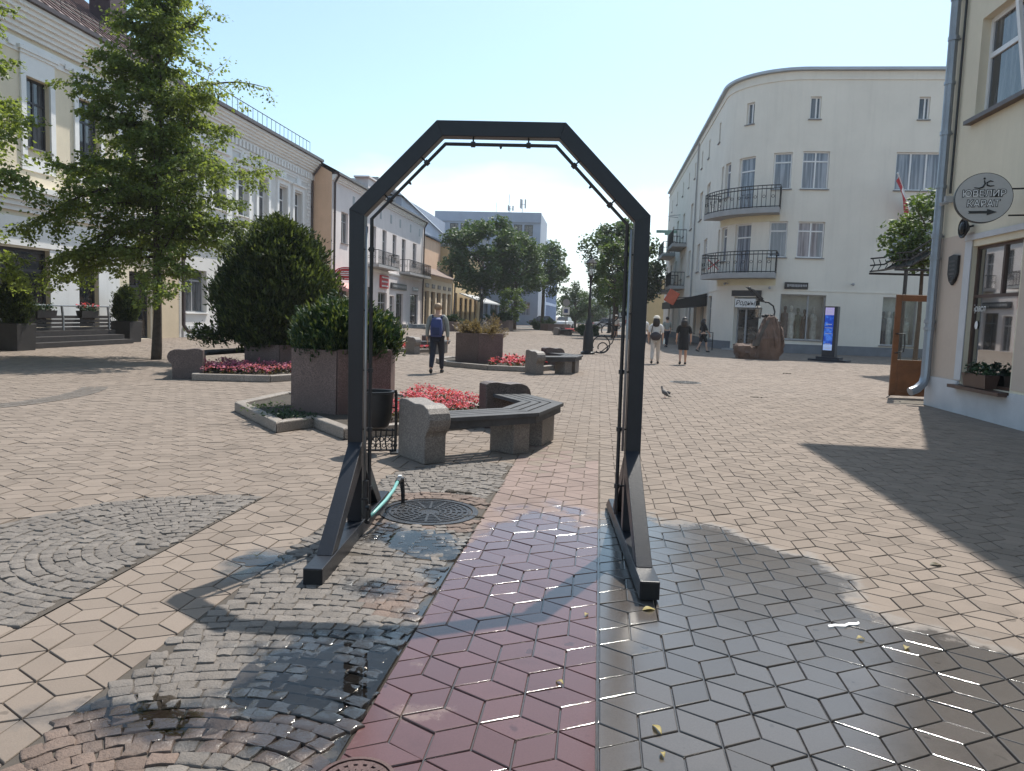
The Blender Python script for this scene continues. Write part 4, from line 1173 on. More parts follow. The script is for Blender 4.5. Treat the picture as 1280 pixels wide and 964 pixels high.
# oval red sign standing out from the white building
t = thing('oval_sign', 'red oval shop sign with white lines on the left end of the white building', 'sign', (X3+.75, 48.9, 3.85), 0)
b = MB(); b.M = Matrix.Diagonal((.72, 1, .42, 1)); c = MB()
pts = [(math.cos(q)*.82, math.sin(q)*.43) for q in np.linspace(0, 2*PI, 29)[:-1]]
b.M = None; b.ext(pts, (0, -.06, 0), (1, 0, 0), (0, 0, 1), (0, .12, 0)); b.build('panel', M['red'], t)
b = MB(); ring = [(math.cos(q)*.7, -.065, math.sin(q)*.34) for q in np.linspace(0, 2*PI, 29)]; b.tube(ring, .02, 5)
for z, l in ((.12, .32), (0, .5), (-.12, .4)): b.box(-l, -.072, z-.03, l, -.0605, z+.03)
b.build('lettering', M['white'], t)
b = MB(); b.tube([(-.7, 0, .0), (-.78, 0, 0)], .03, 6); b.build('bracket', M['iron'], t)
wall_sign('shop_sign', 'red shop sign with rows of white lettering over a door of the white building', P3, 59.0, 3.3, 61.2, 4.3, 'red', .14, 3)
wall_sign('shop_sign', 'dark shop sign strip right of the red sign on the white building', P3, 62.2, 3.35, 67.2, 3.85, 'darkframe', .12, 1, 'greyframe')
wall_sign('shop_sign', 'small dark sign with pale strokes on the right end of the white building', P3, 69.6, 3.4, 71.6, 3.75, 'greyframe', .1, 1, 'white')

# ================= building 4: low ochre arcade with the peach upper wall behind =================
def b4():
    X4 = -17.35; P4 = lambda u, v, w: (X4+w, u, v)
    t = thing('ochre_building', 'peach building with a low ochre shop arcade under a brown tiled lean-to roof', 'building')
    n = 5; L0, L1 = 73.75, 88.3
    lo = []
    for i in range(n):
        u = L0+.55+i*2.85; lo.append((u, .1, u+2.0, 3.6))
    facade('arcade_wall', P4, L1, 5.2, lo, M['beige_wall'], t, .35, u_start=L0)
    for i, o in enumerate(lo): window(P4, o, t, .35, .1, (.5,), (.75,), 'brownframe', 'pane_dark', None, 'shop_window' if i % 2 else 'shop_door')
    band(P4, t, 'arcade_cornice', 'beige_wall', 4.9, 5.3, .35, L0, L1, 3)
    r = MB(); r.add([P4(L0, 5.3, .5), P4(L1, 5.3, .5), P4(L1, 6.4, -1.6), P4(L0, 6.4, -1.6), P4(L0, 5.2, .5), P4(L1, 5.2, .5)], [(0, 1, 2, 3), (0, 4, 5, 1)]); r.build('lean_to_roof', M['roofbrown'], t)
    b = MB(); b.box(X4-10, L0, 0, X4-1.5, L1, 9.55); b.build('upper_wall', M['orange_wall'], t)
    r = MB(); r.add([(X4-1.2, L0, 9.56), (X4-1.2, L1+.2, 9.56), (X4-5.5, L1+.2, 11.2), (X4-5.5, L0, 11.2), (X4-10, L0, 9.56), (X4-10, L1, 9.56)], [(0, 1, 2, 3), (3, 2, 5, 4), (0, 3, 4), (1, 5, 2)]); r.build('roof', M['gutter'], t)
    s = MB()
    for i, o in enumerate(lo): pbox(s, P4, o[0]+.3, 3.95, .003, o[2]-.3, 4.35, .06)
    s.build('name_board', M['brownframe'], t)
b4()
def b5():
    X5 = -17.3; P5 = lambda u, v, w: (X5+w, u, v)
    t = thing('yellow_building', 'ochre-yellow building partly hidden behind the round lime trees', 'building')
    up = [(90+2.6*i, 5.6, 91.2+2.6*i, 7.6) for i in range(8)]; lo = [(89.5, .1, 91.3, 3.9), (93, .1, 95, 3.4), (96.5, .1, 98.5, 3.4), (100, .1, 102, 3.4), (104, .1, 106, 3.4)]
    facade('wall', P5, 110, 9.2, up+lo, M['ochre_wall'], t, .25, u_start=88.4)
    shell(t, X5-.5, 9, 88.4, 110, 9.15, M['ochre_wall'], 'rear_wall')
    for o in up: window(P5, o, t, .25, .08, (.5,), (.7,), 'winframe', 'pane', 'sill')
    for o in lo: window(P5, o, t, .25, .1, (.5,), (.75,), 'brownframe', 'pane_dark', None, 'shop_window')
    r = MB(); r.add([P5(88.4, 9.2, .5), P5(110, 9.2, .5), P5(110, 11, -4.5), P5(88.4, 11, -4.5), P5(110, 9.2, -9.5), P5(88.4, 9.2, -9.5)], [(0, 1, 2, 3), (3, 2, 4, 5), (0, 3, 5), (1, 4, 2)]); r.build('roof', M['roofgrey'], t)
    band(P5, t, 'cornice', 'trim', 8.8, 9.19, .35, 88.4, 110, 3)
    downpipe(t, [P5(88.7, 9, .3), P5(88.7, .2, .12)], .08)
b5()
# pale sheet-roofed block behind the low buildings
t = thing('sheet_roofed_building', 'pale blue-grey sheet-roofed building rising behind the peach wall', 'building')
b = MB(); b.box(-36, 84, 0, -22.5, 108, 14.2); b.build('wall', M['bluegrey'], t)
r = MB(); r.add([(-22.2, 83.5, 14.2), (-22.2, 108, 12.2), (-24, 108, 14.3), (-24.5, 83.5, 16.0), (-36, 83.5, 16.0), (-36, 108, 14.3)], [(0, 1, 2, 3), (3, 2, 5, 4), (0, 3, 4)]); r.build('roof', M['roofgrey'], t)

# ================= far office building and blue glass wing =================
def far_office():
    t = thing('office_building', 'blue-grey flat-roofed office block with bands of dark windows at the end of the street', 'building')
    P = lambda u, v, w: (u, 115-w, v)
    ops = []
    for v in (1.5, 4.6, 7.7, 10.6):
        for i in range(8): ops.append((-23.2+1.62*i, v, -21.9+1.62*i, v+2.0))
    ops += [(-23.2+1.62*i, 13.3, -21.9+1.62*i, 15.0) for i in range(8)]
    facade('wall', P, -9.4, 16.7, ops, M['bluegrey'], t, .25, u_start=-25.5)
    s = MB(); s.add([(-9.4, 115, 0), (-9.4, 128, 0), (-9.4, 128, 16.7), (-9.4, 115, 16.7)], [(0, 1, 2, 3)]); s.add([(-25.5, 115, 16.69), (-9.4, 115, 16.69), (-9.4, 128, 16.69), (-25.5, 128, 16.69)], [(0, 1, 2, 3)])
    s.add([(-25.5, 115, 0), (-25.5, 128, 0), (-25.5, 128, 16.7), (-25.5, 115, 16.7)], [(0, 1, 2, 3)]); s.build('side_wall', M['bluegrey'], t)
    for o in ops: window(P, o, t, .25, .08, (.5,), (), 'darkframe' if o[1] > 13 else 'greyframe', 'pane_dark' if o[1] > 13 else 'pane_sky', None)
    band(P, t, 'parapet', 'bluegrey', 15.3, 16.75, .25, -25.5, -9.35, 1)
    m = MB()
    for x, h in ((-14.6, 1.6), (-12.7, 2.6)):
        m.tube([(x, 119, 16.7), (x, 119, 16.7+h)], .05, 5)
        for k in range(3):
            a = 2*PI*k/3; m.tube([(x+.45*math.cos(a), 119+.45*math.sin(a), 16.9+h*.4), (x+.45*math.cos(a), 119+.45*math.sin(a), 16.7+h)], .12, 6)
            m.tube([(x, 119, 16.7+h*.7), (x+.45*math.cos(a), 119+.45*math.sin(a), 16.7+h*.7)], .04, 4)
    m.tube([(-14.9, 120, 16.7), (-14.9, 120, 20.2)], .04, 5); m.tube([(-16.9, 120, 16.7), (-16.9, 120, 18.9)], .03, 5)
    m.build('antenna', M['greyframe'], t)
far_office()
t = thing('glass_wing', 'blue glazed long building behind the office block, along the far left side of the street', 'building')
P = lambda u, v, w: (-9.3+w, u, v)
ops = [(130.5+1.9*i, .6+3.3*j, 132.1+1.9*i, 3.4+3.3*j) for i in range(16) for j in range(4)]
facade('wall', P, 162, 14.4, ops, MT('pale_blue_panel', (.28, .36, .52), .5, .1, .6), t, .1, u_start=128.2)
mb = MB()
for o in ops: mb.add([P(o[0], o[1], -.08), P(o[2], o[1], -.08), P(o[2], o[3], -.08), P(o[0], o[3], -.08)], [(0, 1, 2, 3)])
mb.build('glazing', M['blueglass'], t)
mb = MB(); mb.box(-20, 128.2, 0, -9.6, 162, 14.3); mb.build('rear_wall', M['bluegrey'], t)

# ================= curved corner building on the right =================
XS, YF, RC = 6.7, 42.5, 3.6
Yend = 83.0
S1 = Yend - (YF+RC); S2 = S1 + RC*PI/2; L6 = S2 + 16
def P6(u, v, w):
    if u <= S1: return (XS-w, Yend-u, v)
    if u >= S2: return (XS+RC+(u-S2), YF-w, v)
    a = (u-S1)/RC; r = RC+w
    return (XS+RC-r*math.cos(a), YF+RC-r*math.sin(a), v)
def uy(y): return Yend-y
def ux(x): return S2+(x-XS-RC)
def ua(deg): return S1+RC*R(deg)
US = [S1+RC*PI/2*i/18 for i in range(19)]
def b6():
    t = thing('curved_corner_building', 'off-white four-storey corner building with a rounded end and curved iron balconies', 'building')
    at, up, md, lo = [], [], [], []
    for x in (10.45, 15.85): at.append((ux(x), 12.3, ux(x)+.55, 13.45))
    at.append((ua(38), 12.3, ua(46), 13.45))
    for y in (48.5, 53, 56.5, 60.5, 64.5, 69, 74, 79): at.append((uy(y), 12.3, uy(y)+.6, 13.5))
    for x0, x1 in ((9.95, 11.55), (14.95, 17.25)):
        if x0 < 10.3: up.append((S2-.05, 8.7, ux(11.62), 10.65)); md.append((S2-.05, 5.1, ux(11.62), 7.0))
        else: up.append((ux(x0), 8.7, ux(x1), 10.65)); md.append((ux(x0), 5.05, ux(x1), 7.0))
    up += [(ua(33), 7.7, ua(50), 10.55), (ua(66), 8.7, ua(81), 10.6), (ua(-6), 8.6, ua(4), 10.5), (ua(10), 8.6, ua(21), 10.5)]
    md += [(ua(33), 4.15, ua(50), 6.95), (ua(66), 5.1, ua(81), 7.0), (ua(-6), 5.0, ua(4), 6.9), (ua(10), 5.0, ua(21), 6.9)]
    for y in (51.2, 54.8, 60.3, 66, 71, 75.5, 80):
        up.append((uy(y)-1.5, 8.6, uy(y), 10.55)); md.append((uy(y)-1.5, 5.0, uy(y), 6.95))
    lo = [(ux(10.55)-.95, .72, ux(11.95), 3.15), (ux(14.85), .6, ux(16.6), 3.15), (ua(37), .1, ua(62), 2.95, .35)]
    for y in (47.6, 51, 54.8, 60.3, 66, 71, 75.5): lo.append((uy(y)-1.5, .7 if y > 48 else .1, uy(y), 3.1))
    ops = at+up+md+lo
    facade('wall', P6, L6, 14.75, ops, M['curved_wall'], t, .2, us=US)
    for o in at: window(P6, o, t, .2, .07, (.6,), (), 'winframe', 'pane', 'sill')
    for o in up+md:
        wd = o[2]-o[0]; tall = o[3]-o[1] > 2.4
        window(P6, o, t, .2, .07, (.33, .67) if wd > 1.9 else ((.5,) if wd > 1.15 else ()), (.74,) if wd < 1.9 else (), 'winframe', 'pane_sky', None if tall else 'sill', 'balcony_door' if tall else 'window')
    # display window: glass, a lit-by-day room behind it with clothes on stands
    for k, o in enumerate(lo[:2]):
        w = window(P6, o, t, .2, .06, (.62,) if k == 0 else (.5,), (), 'greyframe', 'glass', 'sill', 'shop_window')
        b = MB(); u0, v0, u1, v1 = o
        b.add([P6(u0, v0, -.75), P6(u1, v0, -.75), P6(u1, v1, -.75), P6(u0, v1, -.75)], [(0, 1, 2, 3)])
        b.add([P6(u0, v0, -.22), P6(u1, v0, -.22), P6(u1, v0, -.75), P6(u0, v0, -.75)], [(0, 1, 2, 3)])
        for uu in (u0, u1): b.add([P6(uu, v0, -.22), P6(uu, v0, -.75), P6(uu, v1, -.75), P6(uu, v1, -.22)], [(0, 1, 2, 3)])
        b.build('display_back', MT('display_backdrop', (.4, .42, .41), .8, .3, 2), w)
        for j, q in enumerate((.14, .30, .45, .6, .8)):
            c = Vector(P6(u0+(u1-u0)*q, 0, -.45)); mb = MB()
            hh = v0+random.uniform(1.5, 1.75)
            mb.lathe([(.18, v0+.02), (.20, v0+.3), (.15, v0+.8), (.21, v0+1.15), (.19, hh-.3), (.05, hh-.25), (.05, hh-.15), (.09, hh-.05), (.08, hh+.08), (0, hh+.12)], 10, (c.x, c.y))
            mb.build('mannequin', MT('clothes', [(.05, .05, .06), (.5, .48, .44), (.07, .1, .08), (.03, .03, .035), (.35, .36, .34)][j], .8, .4, 5), w)
    dr = window(P6, lo[2], t, .35, .1, (.42,), (.78,), 'greyframe', 'pane_dark', None, 'shop_door')
    for o in lo[3:]: window(P6, o, t, .2, .07, (.5,), (.75,), 'greyframe', 'pane', 'sill' if o[1] > .5 else None, 'shop_window')
    cur = lambda u0, u1: [u0]+[u for u in US if u0 < u < u1]+[u1]
    def run(name, mat, v0, v1, w0, w1, u0=0, u1=L6, skip=()):
        mb = MB(); c = cur(u0, u1)
        for a, b in zip(c[:-1], c[1:]):
            if any(s0 < (a+b)/2 < s1 for s0, s1 in skip): continue
            pbox(mb, P6, a, v0, w0, b, v1, w1)
        return mb.build(name, M[mat], t)
    run('plinth', 'greyplinth', 0, .48, .002, .05, skip=[(ua(37), ua(62))])
    run('string_course', 'curved_wall', 3.33, 3.40, .002, .03)
    run('cornice', 'curved_wall', 14.3, 14.42, .002, .05)
    run('roof_edge', 'roofgrey', 14.76, 14.9, -.2, .22)
    f = MB(); roofp = [P6(u, 14.76, 0) for u in [0]+US+[L6]] + [(XS+RC+16, Yend, 14.76)]
    f.add(roofp, [tuple(range(len(roofp)))]); f.build('roof', M['roofgrey'], t)
    b = MB(); b.add([(XS, Yend, 0), (XS+19, Yend, 0), (XS+19, Yend, 14.75), (XS, Yend, 14.75)], [(0, 1, 2, 3)]); b.build('rear_wall', M['curved_wall'], t)
    # curved balconies
    for v in (7.35, 3.95):
        mb = MB(); A = [ua(a) for a in np.linspace(4, 74, 13)]
        for a, b_ in zip(A[:-1], A[1:]): pbox(mb, P6, a, v, .002, b_, v+.28, 1.0)
        bo = mb.build('balcony', M['concrete'], t)
        rp = [(A[0], .05)] + [(a, .95) for a in A] + [(A[-1], .05)]
        railing(P6, bo, rp, v+.28, v+1.42, r=.022, gap=.16, fancy=True, mid=v+1.25)
        y = MB()
        for a, b_ in zip(A[:-1], A[1:]): pbox(y, P6, a, v-.35, .002, b_, v-.003, .03)
        y.build('soffit_band', M['yellow_soffit'], t)
    for (y0, y1) in ((63.5, 68.5), (73, 79)):
        for v in (7.5, 4.1):
            mb = MB(); pbox(mb, P6, uy(y1), v, .002, uy(y0), v+.25, 1.15); bo = mb.build('balcony', M['concrete'], t)
            railing(P6, bo, [(uy(y1)+.05, .05), (uy(y1)+.05, 1.1), (uy(y0)-.05, 1.1), (uy(y0)-.05, .05)], v+.25, v+1.35, r=.025, gap=.25, fancy=False)
    b = MB(); pbox(b, P6, ua(35), 3.0, .003, ua(63), 3.32, .12); b.build('door_header', M['darkframe'], t)
    s = MB(); pbox(s, P6, ua(34), 0, .052, ua(65), .09, .55); s.build('door_step', M['concrete'], t)
    a = MB(); a.hexa([P6(uy(56), 2.5, .05), P6(uy(49.5), 2.5, .05), P6(uy(49.5), 2.3, 2.3), P6(uy(56), 2.3, 2.3), P6(uy(56), 3.3, .05), P6(uy(49.5), 3.3, .05), P6(uy(49.5), 2.75, 2.3), P6(uy(56), 2.75, 2.3)])
    a.build('awning', M['black'], t)
    l = MB()
    for u, v in ((ux(13.2), 3.75), (ua(28), 3.7), (ua(70), 3.45)):
        l.tube([P6(u, v, .01), P6(u, v+.05, .22)], .03, 6); l.ball(P6(u, v, .25), .08, 8, 6)
        l.build('wall_lamp', M['greyframe'], t); l = MB()
    d = MB(); 
    for y in (58.0,): d.tube([P6(uy(y), 14.5, .1), P6(uy(y), .3, .1)], .06, 8)
    d.build('downpipe', M['concrete'], t)
    # cable bracket sticking out above the side balconies
    c = MB(); c.tube([P6(uy(72), 10.9, 0), P6(uy(72), 11.0, .9)], .03, 5); c.tube([P6(uy(70), 10.9, 0), P6(uy(70), 10.8, .9), P6(uy(70), 10.3, .95)], .03, 5); c.build('bracket', M['greyframe'], t)
    return t
b6()
# lettering board over the corner door
def shopsign():
    am = R(49); c = Vector((XS+RC-(RC+.02)*math.cos(am), YF+RC-(RC+.02)*math.sin(am), 2.62))
    t = thing('shop_sign', 'white board with grey script lettering over the corner shop door of the curved building', 'sign', tuple(c), 0)
    n = Vector((-math.cos(am), -math.sin(am), 0)); rz = math.atan2(n.y, n.x)+PI/2
    t.rotation_euler.z = rz
    b = MB(); b.box(-.62, -.03, -.24, .62, .02, .24); b.build('panel', M['white'], t)
    text('lettering', 'Родны', .38, M['darkframe'], t, (0, -.034, 0), (PI/2, 0, 0), .004, shear=.25)
shopsign()
Pf = lambda u, v, w: (u, YF-w, v)
wall_sign('shop_sign', 'black sign strip with faint pale lettering above the display window of the curved building', Pf, 9.75, 3.43, 10.95, 3.78, 'black', .1, 1, 'greyframe')
# red and dark projecting cross banner beside the lower balcony
t = thing('star_decoration', 'small red crossed decoration hanging beside the lower curved balcony', 'decoration', (6.25, 44.6, 4.75))
b = MB()
for s in (-1, 1): b.tube([(-.30, 0, s*.28), (0, -.03*s, 0), (.30, 0, -s*.28)], .028, 6)
b.build('cross', M['red'], t)
b = MB(); b.tube([(.1, .05, .0), (.45, .25, -.1)], .02, 5); b.build('bracket', M['greyframe'], t)
t = thing('projecting_sign', 'orange-red projecting sign above the black awning far along the curved building', 'sign', (4.45, 49.2, 3.0))
b = MB(); b.M = Matrix.Rotation(.5, 4, 'Y'); b.box(-.35, -.08, -.42, .35, .08, .42); b.build('panel', MT('orange_sign', (.55, .12, .06), .5), t, bevel=.05)
b = MB(); b.tube([(.3, 0, -.05), (2.2, 0, .1)], .03, 6); b.build('bracket', M['iron'], t)
# green chemist style arm high on the side wall
t = thing('green_lamp_arm', 'pale green sign arm sticking out above the far side balconies of the curved building', 'sign', (5.6, 70.5, 9.45))
b = MB(); b.box(-.9, -.1, -.12, .9, .1, .12); b.box(-.15, -.1, -.3, .5, .1, -.12); b.build('panel', MT('pale_green_sign', (.3, .45, .36), .5), t)
# flags on the front
def flags():
    t = thing('flag', 'red and white flag hanging limp from a slanting pole above the small round tree', 'flag', (15.6, YF, 7.6))
    p0, p1 = Vector((.35, -.02, -.1)), Vector((-.95, -1.2, 1.75))
    b = MB(); b.tube([p0, p1], .028, 6); b.ball(tuple(p1), .05, 7, 5); b.build('pole', M['white'], t)
    n, m = 10, 8; vs = []
    for i in range(n+1):
        q = i/n; p = p1.lerp(p0, .03+.72*q)
        for j in range(m+1):
            r = j/m; d = (.35+.95*q)*r
            vs.append((p.x+.06*math.sin(q*8+r*5)+.12*r*q, p.y+.07*math.sin(q*9+r*3), p.z-d+.04*math.sin(q*11)))
    c = MB()
    c.add(vs, [(i*(m+1)+j, i*(m+1)+j+1, (i+1)*(m+1)+j+1, (i+1)*(m+1)+j) for i in range(n) for j in range(m)])
    c.mi = [1 if (k % m) < 2 and (k//m) > 3 else 0 for k in range(n*m)]
    c.build('cloth', [MT('red_flag_cloth', (.42, .03, .04), .8), M['white']], t, smooth=True)
flags()

# ================= near right building =================
XR = 6.74
PR = lambda u, v, w: (XR-w, u, v)
def b7():
    t = thing('jewellers_building', 'pale yellow building at the right edge with a grey downpipe and brown-framed shop window', 'building')
    ops = [(13.3, .56, 14.98, 3.08, .14), (12.6, 5.45, 15.4, 7.25, .22), (8.2, .56, 10.6, 3.08, .38), (8.2, 5.45, 10.9, 7.25, .35), (12.6, 8.9, 15.3, 10.5, .3)]
    facade('wall', PR, 16.4, 11.4, ops, M['yellow_wall'], t, .35, u_start=-4)
    # chamfered corner and the side street wall
    cw = MB(); cw.add([(XR, 16.4, 0), (7.6, 17.6, 0), (7.6, 17.6, 11.4), (XR, 16.4, 11.4)], [(0, 1, 2, 3)])
    cw.add([(7.6, 17.6, 0), (18, 17.6, 0), (18, 17.6, 11.4), (7.6, 17.6, 11.4)], [(0, 1, 2, 3)])
    cw.add([(18, 17.6, 0), (18, -4, 0), (18, -4, 11.4), (18, 17.6, 11.4)], [(0, 1, 2, 3)]); cw.add([(18, -4, 0), (XR, -4, 0), (XR, -4, 11.4), (18, -4, 11.4)], [(0, 1, 2, 3)])
    cw.build('side_wall', M['peach_wall'], t)
    for a, b in ((15.0, 16.4), (11.9, 13.25)):
        f = MB(); pbox(f, PR, a, .6, .002, b, 3.35, .012); f.build('corner_panel', M['peach_wall'], t)
    f = MB(); pbox(f, PR, -4, 0, .002, 13.2, .55, .05); pbox(f, PR, 13.2, 0, .002, 15.05, .5, .05); pbox(f, PR, 15.05, 0, .002, 16.42, .6, .05); f.build('plinth', M['paleplinth'], t)
    f = MB()
    pbox(f, PR, 14.985, .62, .013, 15.24, 3.2, .03)
    pbox(f, PR, 13.1, 3.2, .013, 15.24, 3.30, .045); f.build('window_surround', M['paleplinth'], t)
    w = window(PR, ops[0], t, .14, .055, (), (.64,), 'brownframe', 'glass_near', None, 'shop_window', umull=(.42,))
    s = MB(); pbox(s, PR, 13.25, .48, .055, 15.1, .54, .20); pbox(s, PR, 13.31, .5, -.12, 14.97, .55, .054); s.build('sill', M['brownframe'], w)
    r = MB(); u0, v0, u1, v1 = 13.3, .4, 14.95, 3.2
    r.add([PR(u0, v0, -1.6), PR(u1, v0, -1.6), PR(u1, v1, -1.6), PR(u0, v1, -1.6)], [(0, 1, 2, 3)])
    for uu in (u0, u1): r.add([PR(uu, v0, -.15), PR(uu, v0, -1.6), PR(uu, v1, -1.6), PR(uu, v1, -.15)], [(0, 1, 2, 3)])
    for vv in (v0, v1): r.add([PR(u0, vv, -.15), PR(u1, vv, -.15), PR(u1, vv, -1.6), PR(u0, vv, -1.6)], [(0, 1, 2, 3)])
    r.build('display_back', MT('dim_shop_interior', (.16, .15, .15), .9), w)
    c = MB()
    for i in range(14):
        u = 13.42+.1*i
        if i in (5, 6, 7): continue
        c.tube([PR(u, .7, -.8+.03*math.sin(i*2.2)), PR(u, 3.0, -.8+.03*math.cos(i*1.7))], .055, 6)
    c.build('curtain', MT('white_curtain', (.45, .45, .46), .9), w)
    for o in ops[2:3]: window(PR, o, t, .38, .06, (.42,), (.66,), 'brownframe', 'pane', 'brownframe', 'shop_window')
    w2 = window(PR, ops[1], t, .22, .09, (.5,), (.62,), 'winframe', 'pane', None)
    s = MB(); pbox(s, PR, 12.4, 5.37, -.15, 15.52, 5.445, .14); s.build('sill', M['brownframe'], w2)
    # tilted-open sash
    sa = MB(); a0, a1, b0, b1 = 12.75, 13.9, 5.55, 7.1
    Q = lambda u, v, w: PR(u, v, -.11 + w + (v-b0)*.16)
    pbox(sa, Q, a0, b0, 0, a0+.09, b1, .06); pbox(sa, Q, a1-.09, b0, 0, a1, b1, .06); pbox(sa, Q, a0+.09, b0, 0, a1-.09, b0+.09, .06); pbox(sa, Q, a0+.09, b1-.09, 0, a1-.09, b1, .06)
    so = sa.build('open_sash', M['winframe'], w2)
    for o in ops[3:]: window(PR, o, t, .3, .08, (.5,), (.62,), 'winframe', 'pane', 'brownframe')
    # eaves
    ev = MB(); ev.box(5.35, -5, 11.4, 18.5, 17.2, 11.62); ev.build('eaves', M['trim'], t)
    ro = MB(); ro.add([(5.3, -5, 11.63), (18.6, -5, 11.63), (18.6, 17.3, 11.63), (5.3, 17.3, 11.63), (12, -5, 13.2), (12, 17.3, 13.2)], [(0, 4, 5, 3), (4, 1, 2, 5), (3, 5, 2), (0, 1, 4)]); ro.build('roof', M['roofred'], t)
    downpipe(t, [PR(16.3, 11.3, .6), PR(16.28, 10.6, .14), PR(16.26, 5.3, .13), PR(16.24, .62, .13), PR(16.22, .45, .17), PR(16.18, .33, .30), PR(16.14, .27, .44)], .088, 'zinc')
    for v in (7.2, 5.4, 3.4, 1.7):
        mb = MB(); mb.tube([PR(16.26, v, 0), PR(16.26, v, .15)], .02, 5); mb.tube([PR(16.26, v-.04, .13), PR(16.26, v+.04, .13)], .104, 10); mb.build('pipe_bracket', M['zinc'], t)
    mb = MB(); mb.tube([PR(16.02, 11, .05), PR(16.02, 4.2, .05)], .022, 6); mb.build('cable_conduit', M['black'], t)
    c = MB(); c.box(6.59, 15.95, 4.02, 6.72, 16.04, 4.14); c.tube([PR(15.98, 4.02, .1), PR(15.9, 3.97, .26)], .035, 8); c.build('security_camera', M['greyframe'], t)
    # open brown door, hinged at the chamfered corner
    d = MB()
    x0, x1, z0, z1, y = 6.46, 7.38, .05, 2.28, 17.68
    d.box(x0, y, z0, x0+.12, y+.05, z1); d.box(x1-.12, y, z0, x1, y+.05, z1); d.box(x0+.12, y, z1-.14, x1-.12, y+.05, z1); d.box(x0+.12, y, z0, x1-.12, y+.05, z0+.80)
    do = d.build('door', M['wood_door'], t, bevel=.006)
    g = MB(); g.box(x0+.12, y+.02, z0+.8, x1-.12, y+.03, z1-.14); g.build('glass', M['glass'], do)
    h = MB(); h.tube([(x0+.06, y-.002, 1.0), (x0+.06, y-.07, 1.0), (x0+.12, y-.08, 1.03), (x0+.2, y-.08, 1.03), (x0+.22, y-.08, 1.2), (x0+.2, y-.08, 1.42), (x0+.06, y-.08, 1.42), (x0+.06, y-.002, 1.42)], .016, 8); h.build('handle', M['iron'], do)
    m = MB(); m.box(x0+.15, y-.012, z0+.12, x1-.15, y-.001, z0+.68); m.build('panel', M['wood_door'], do, bevel=.008)
    k = MB(); k.tube([(x0+.02, y-.01, .05), (x0-.07, y-.06, .004)], .012, 6); k.build('door_stop', M['iron'], do)
b7()
def round_sign():
    t = thing('jewellers_sign', 'round silver projecting sign with black lettering and an arrow beside the grey downpipe', 'sign', (5.93, 13.0, 3.64))
    t.rotation_euler.z = R(-14)
    r = .405
    b = MB(); pts = [(math.cos(q)*r, math.sin(q)*r*.96) for q in np.linspace(0, 2*PI, 49)[:-1]]
    b.ext(pts, (0, .09, 0), (1, 0, 0), (0, 0, 1), (0, -.11, 0)); b.build('case', M['black'], t)
    b = MB(); pts = [(math.cos(q)*r*.975, math.sin(q)*r*.96*.975) for q in np.linspace(0, 2*PI, 49)[:-1]]
    b.ext(pts, (0, -.0205, 0), (1, 0, 0), (0, 0, 1), (0, -.006, 0)); b.build('face', M['signdisc'], t)
    for s_, z, sz in (('ЮВЕЛИР', .06, .142), ('КАРАТ', -.095, .142)):
        text('lettering', s_, sz, M['black'], t, (0, -.0295, z), (PI/2, 0, 0), .002, bold=.010, sx=.98)
        text('lettering_face', s_, sz, M['white'], t, (0, -.0335, z), (PI/2, 0, 0), .001, bold=-.001, sx=.98)
    b = MB(); b.ext([(-.2, -.02), (.06, -.02), (.06, -.05), (.2, 0), (.06, .05), (.06, .02), (-.2, .02), (-.185, 0)], (0, -.028, -.225), (1, 0, 0), (0, 0, 1), (0, -.006, 0)); b.build('arrow', M['black'], t)
    e = MB(); Y = -.031
    e.tube([(-.17, Y, .185), (-.09, Y, .17), (-.03, Y, .19), (.0, Y, .25), (-.015, Y, .31)], [.006, .013, .016, .014, .010], 6)
    e.ball((-.015, Y, .345), (.02, .005, .018), 8, 6)
    e.tube([(.13, Y, .285), (.08, Y, .30), (.03, Y, .27), (.04, Y, .22), (.09, Y, .205), (.15, Y, .215)], [.006, .012, .014, .014, .012, .006], 6)
    e.v = [(x*.86, y, z*.86) for x, y, z in e.v]
    e.build('emblem', M['black'], t)
    k = MB()
    for z in (.14, -.27): k.tube([(.37, .04, z), (.95, .1, z+.01)], .014, 6)
    k.build('bracket', M['iron'], t)
round_sign()
t = thing('iron_rosette', 'round dark wrought rosette on the wall just under the round sign', 'ornament', (6.64, 15.05, 3.42))
b = MB()
for k in range(5): b.tube([(.0-.02*k, (.04+.03*k)*math.cos(q+k), (.05+.03*k)*math.sin(q+k)) for q in np.linspace(0, 2*PI, 15)], .02, 6)
b.ball((-.08, 0, 0), (.06, .1, .12), 9, 7); b.tube([(.1, 0, .05), (-.05, 0, 0)], .02, 6); b.build('rosette', M['iron'], t)
t = thing('shield_plaque', 'dark shield-shaped metal plaque on the wall between downpipe and shop window', 'plaque', (6.725, 15.62, 2.72))
b = MB(); b.ext([(-.2, .24), (0, .27), (.2, .24), (.2, -.1), (.12, -.24), (0, -.32), (-.12, -.24), (-.2, -.1)], (0, 0, 0), (0, 1, 0), (0, 0, 1), (-.05, 0, 0)); b.build('plate', M['iron'], t, bevel=.01)
b = MB()
for z in (.14, .06, -.02, -.1): b.box(-.056, -.13, z-.018, -.051, .13, z+.018)
b.tube([(-.054, .1*math.cos(q), -.2+.05*math.sin(q)) for q in np.linspace(0, 2*PI, 11)], .008, 5); b.build('relief', M['castiron'], t)
t = thing('window_lettering', 'white handwritten lettering and a small round sticker on the glass of the brown-framed shop window', 'lettering', (6.83, 14.72, 1.95))
text('lettering', 'Брасл', .17, M['white'], t, (-.008, .04, 0), (PI/2, 0, -PI/2), .001, shear=.2)
b = MB(); b.ext([(.055*math.cos(q), .075*math.sin(q)) for q in np.linspace(0, 2*PI, 17)[:-1]], (-.006, .08, -.3), (0, 1, 0), (0, 0, 1), (.004, 0, 0)); b.build('sticker', M['white'], t)
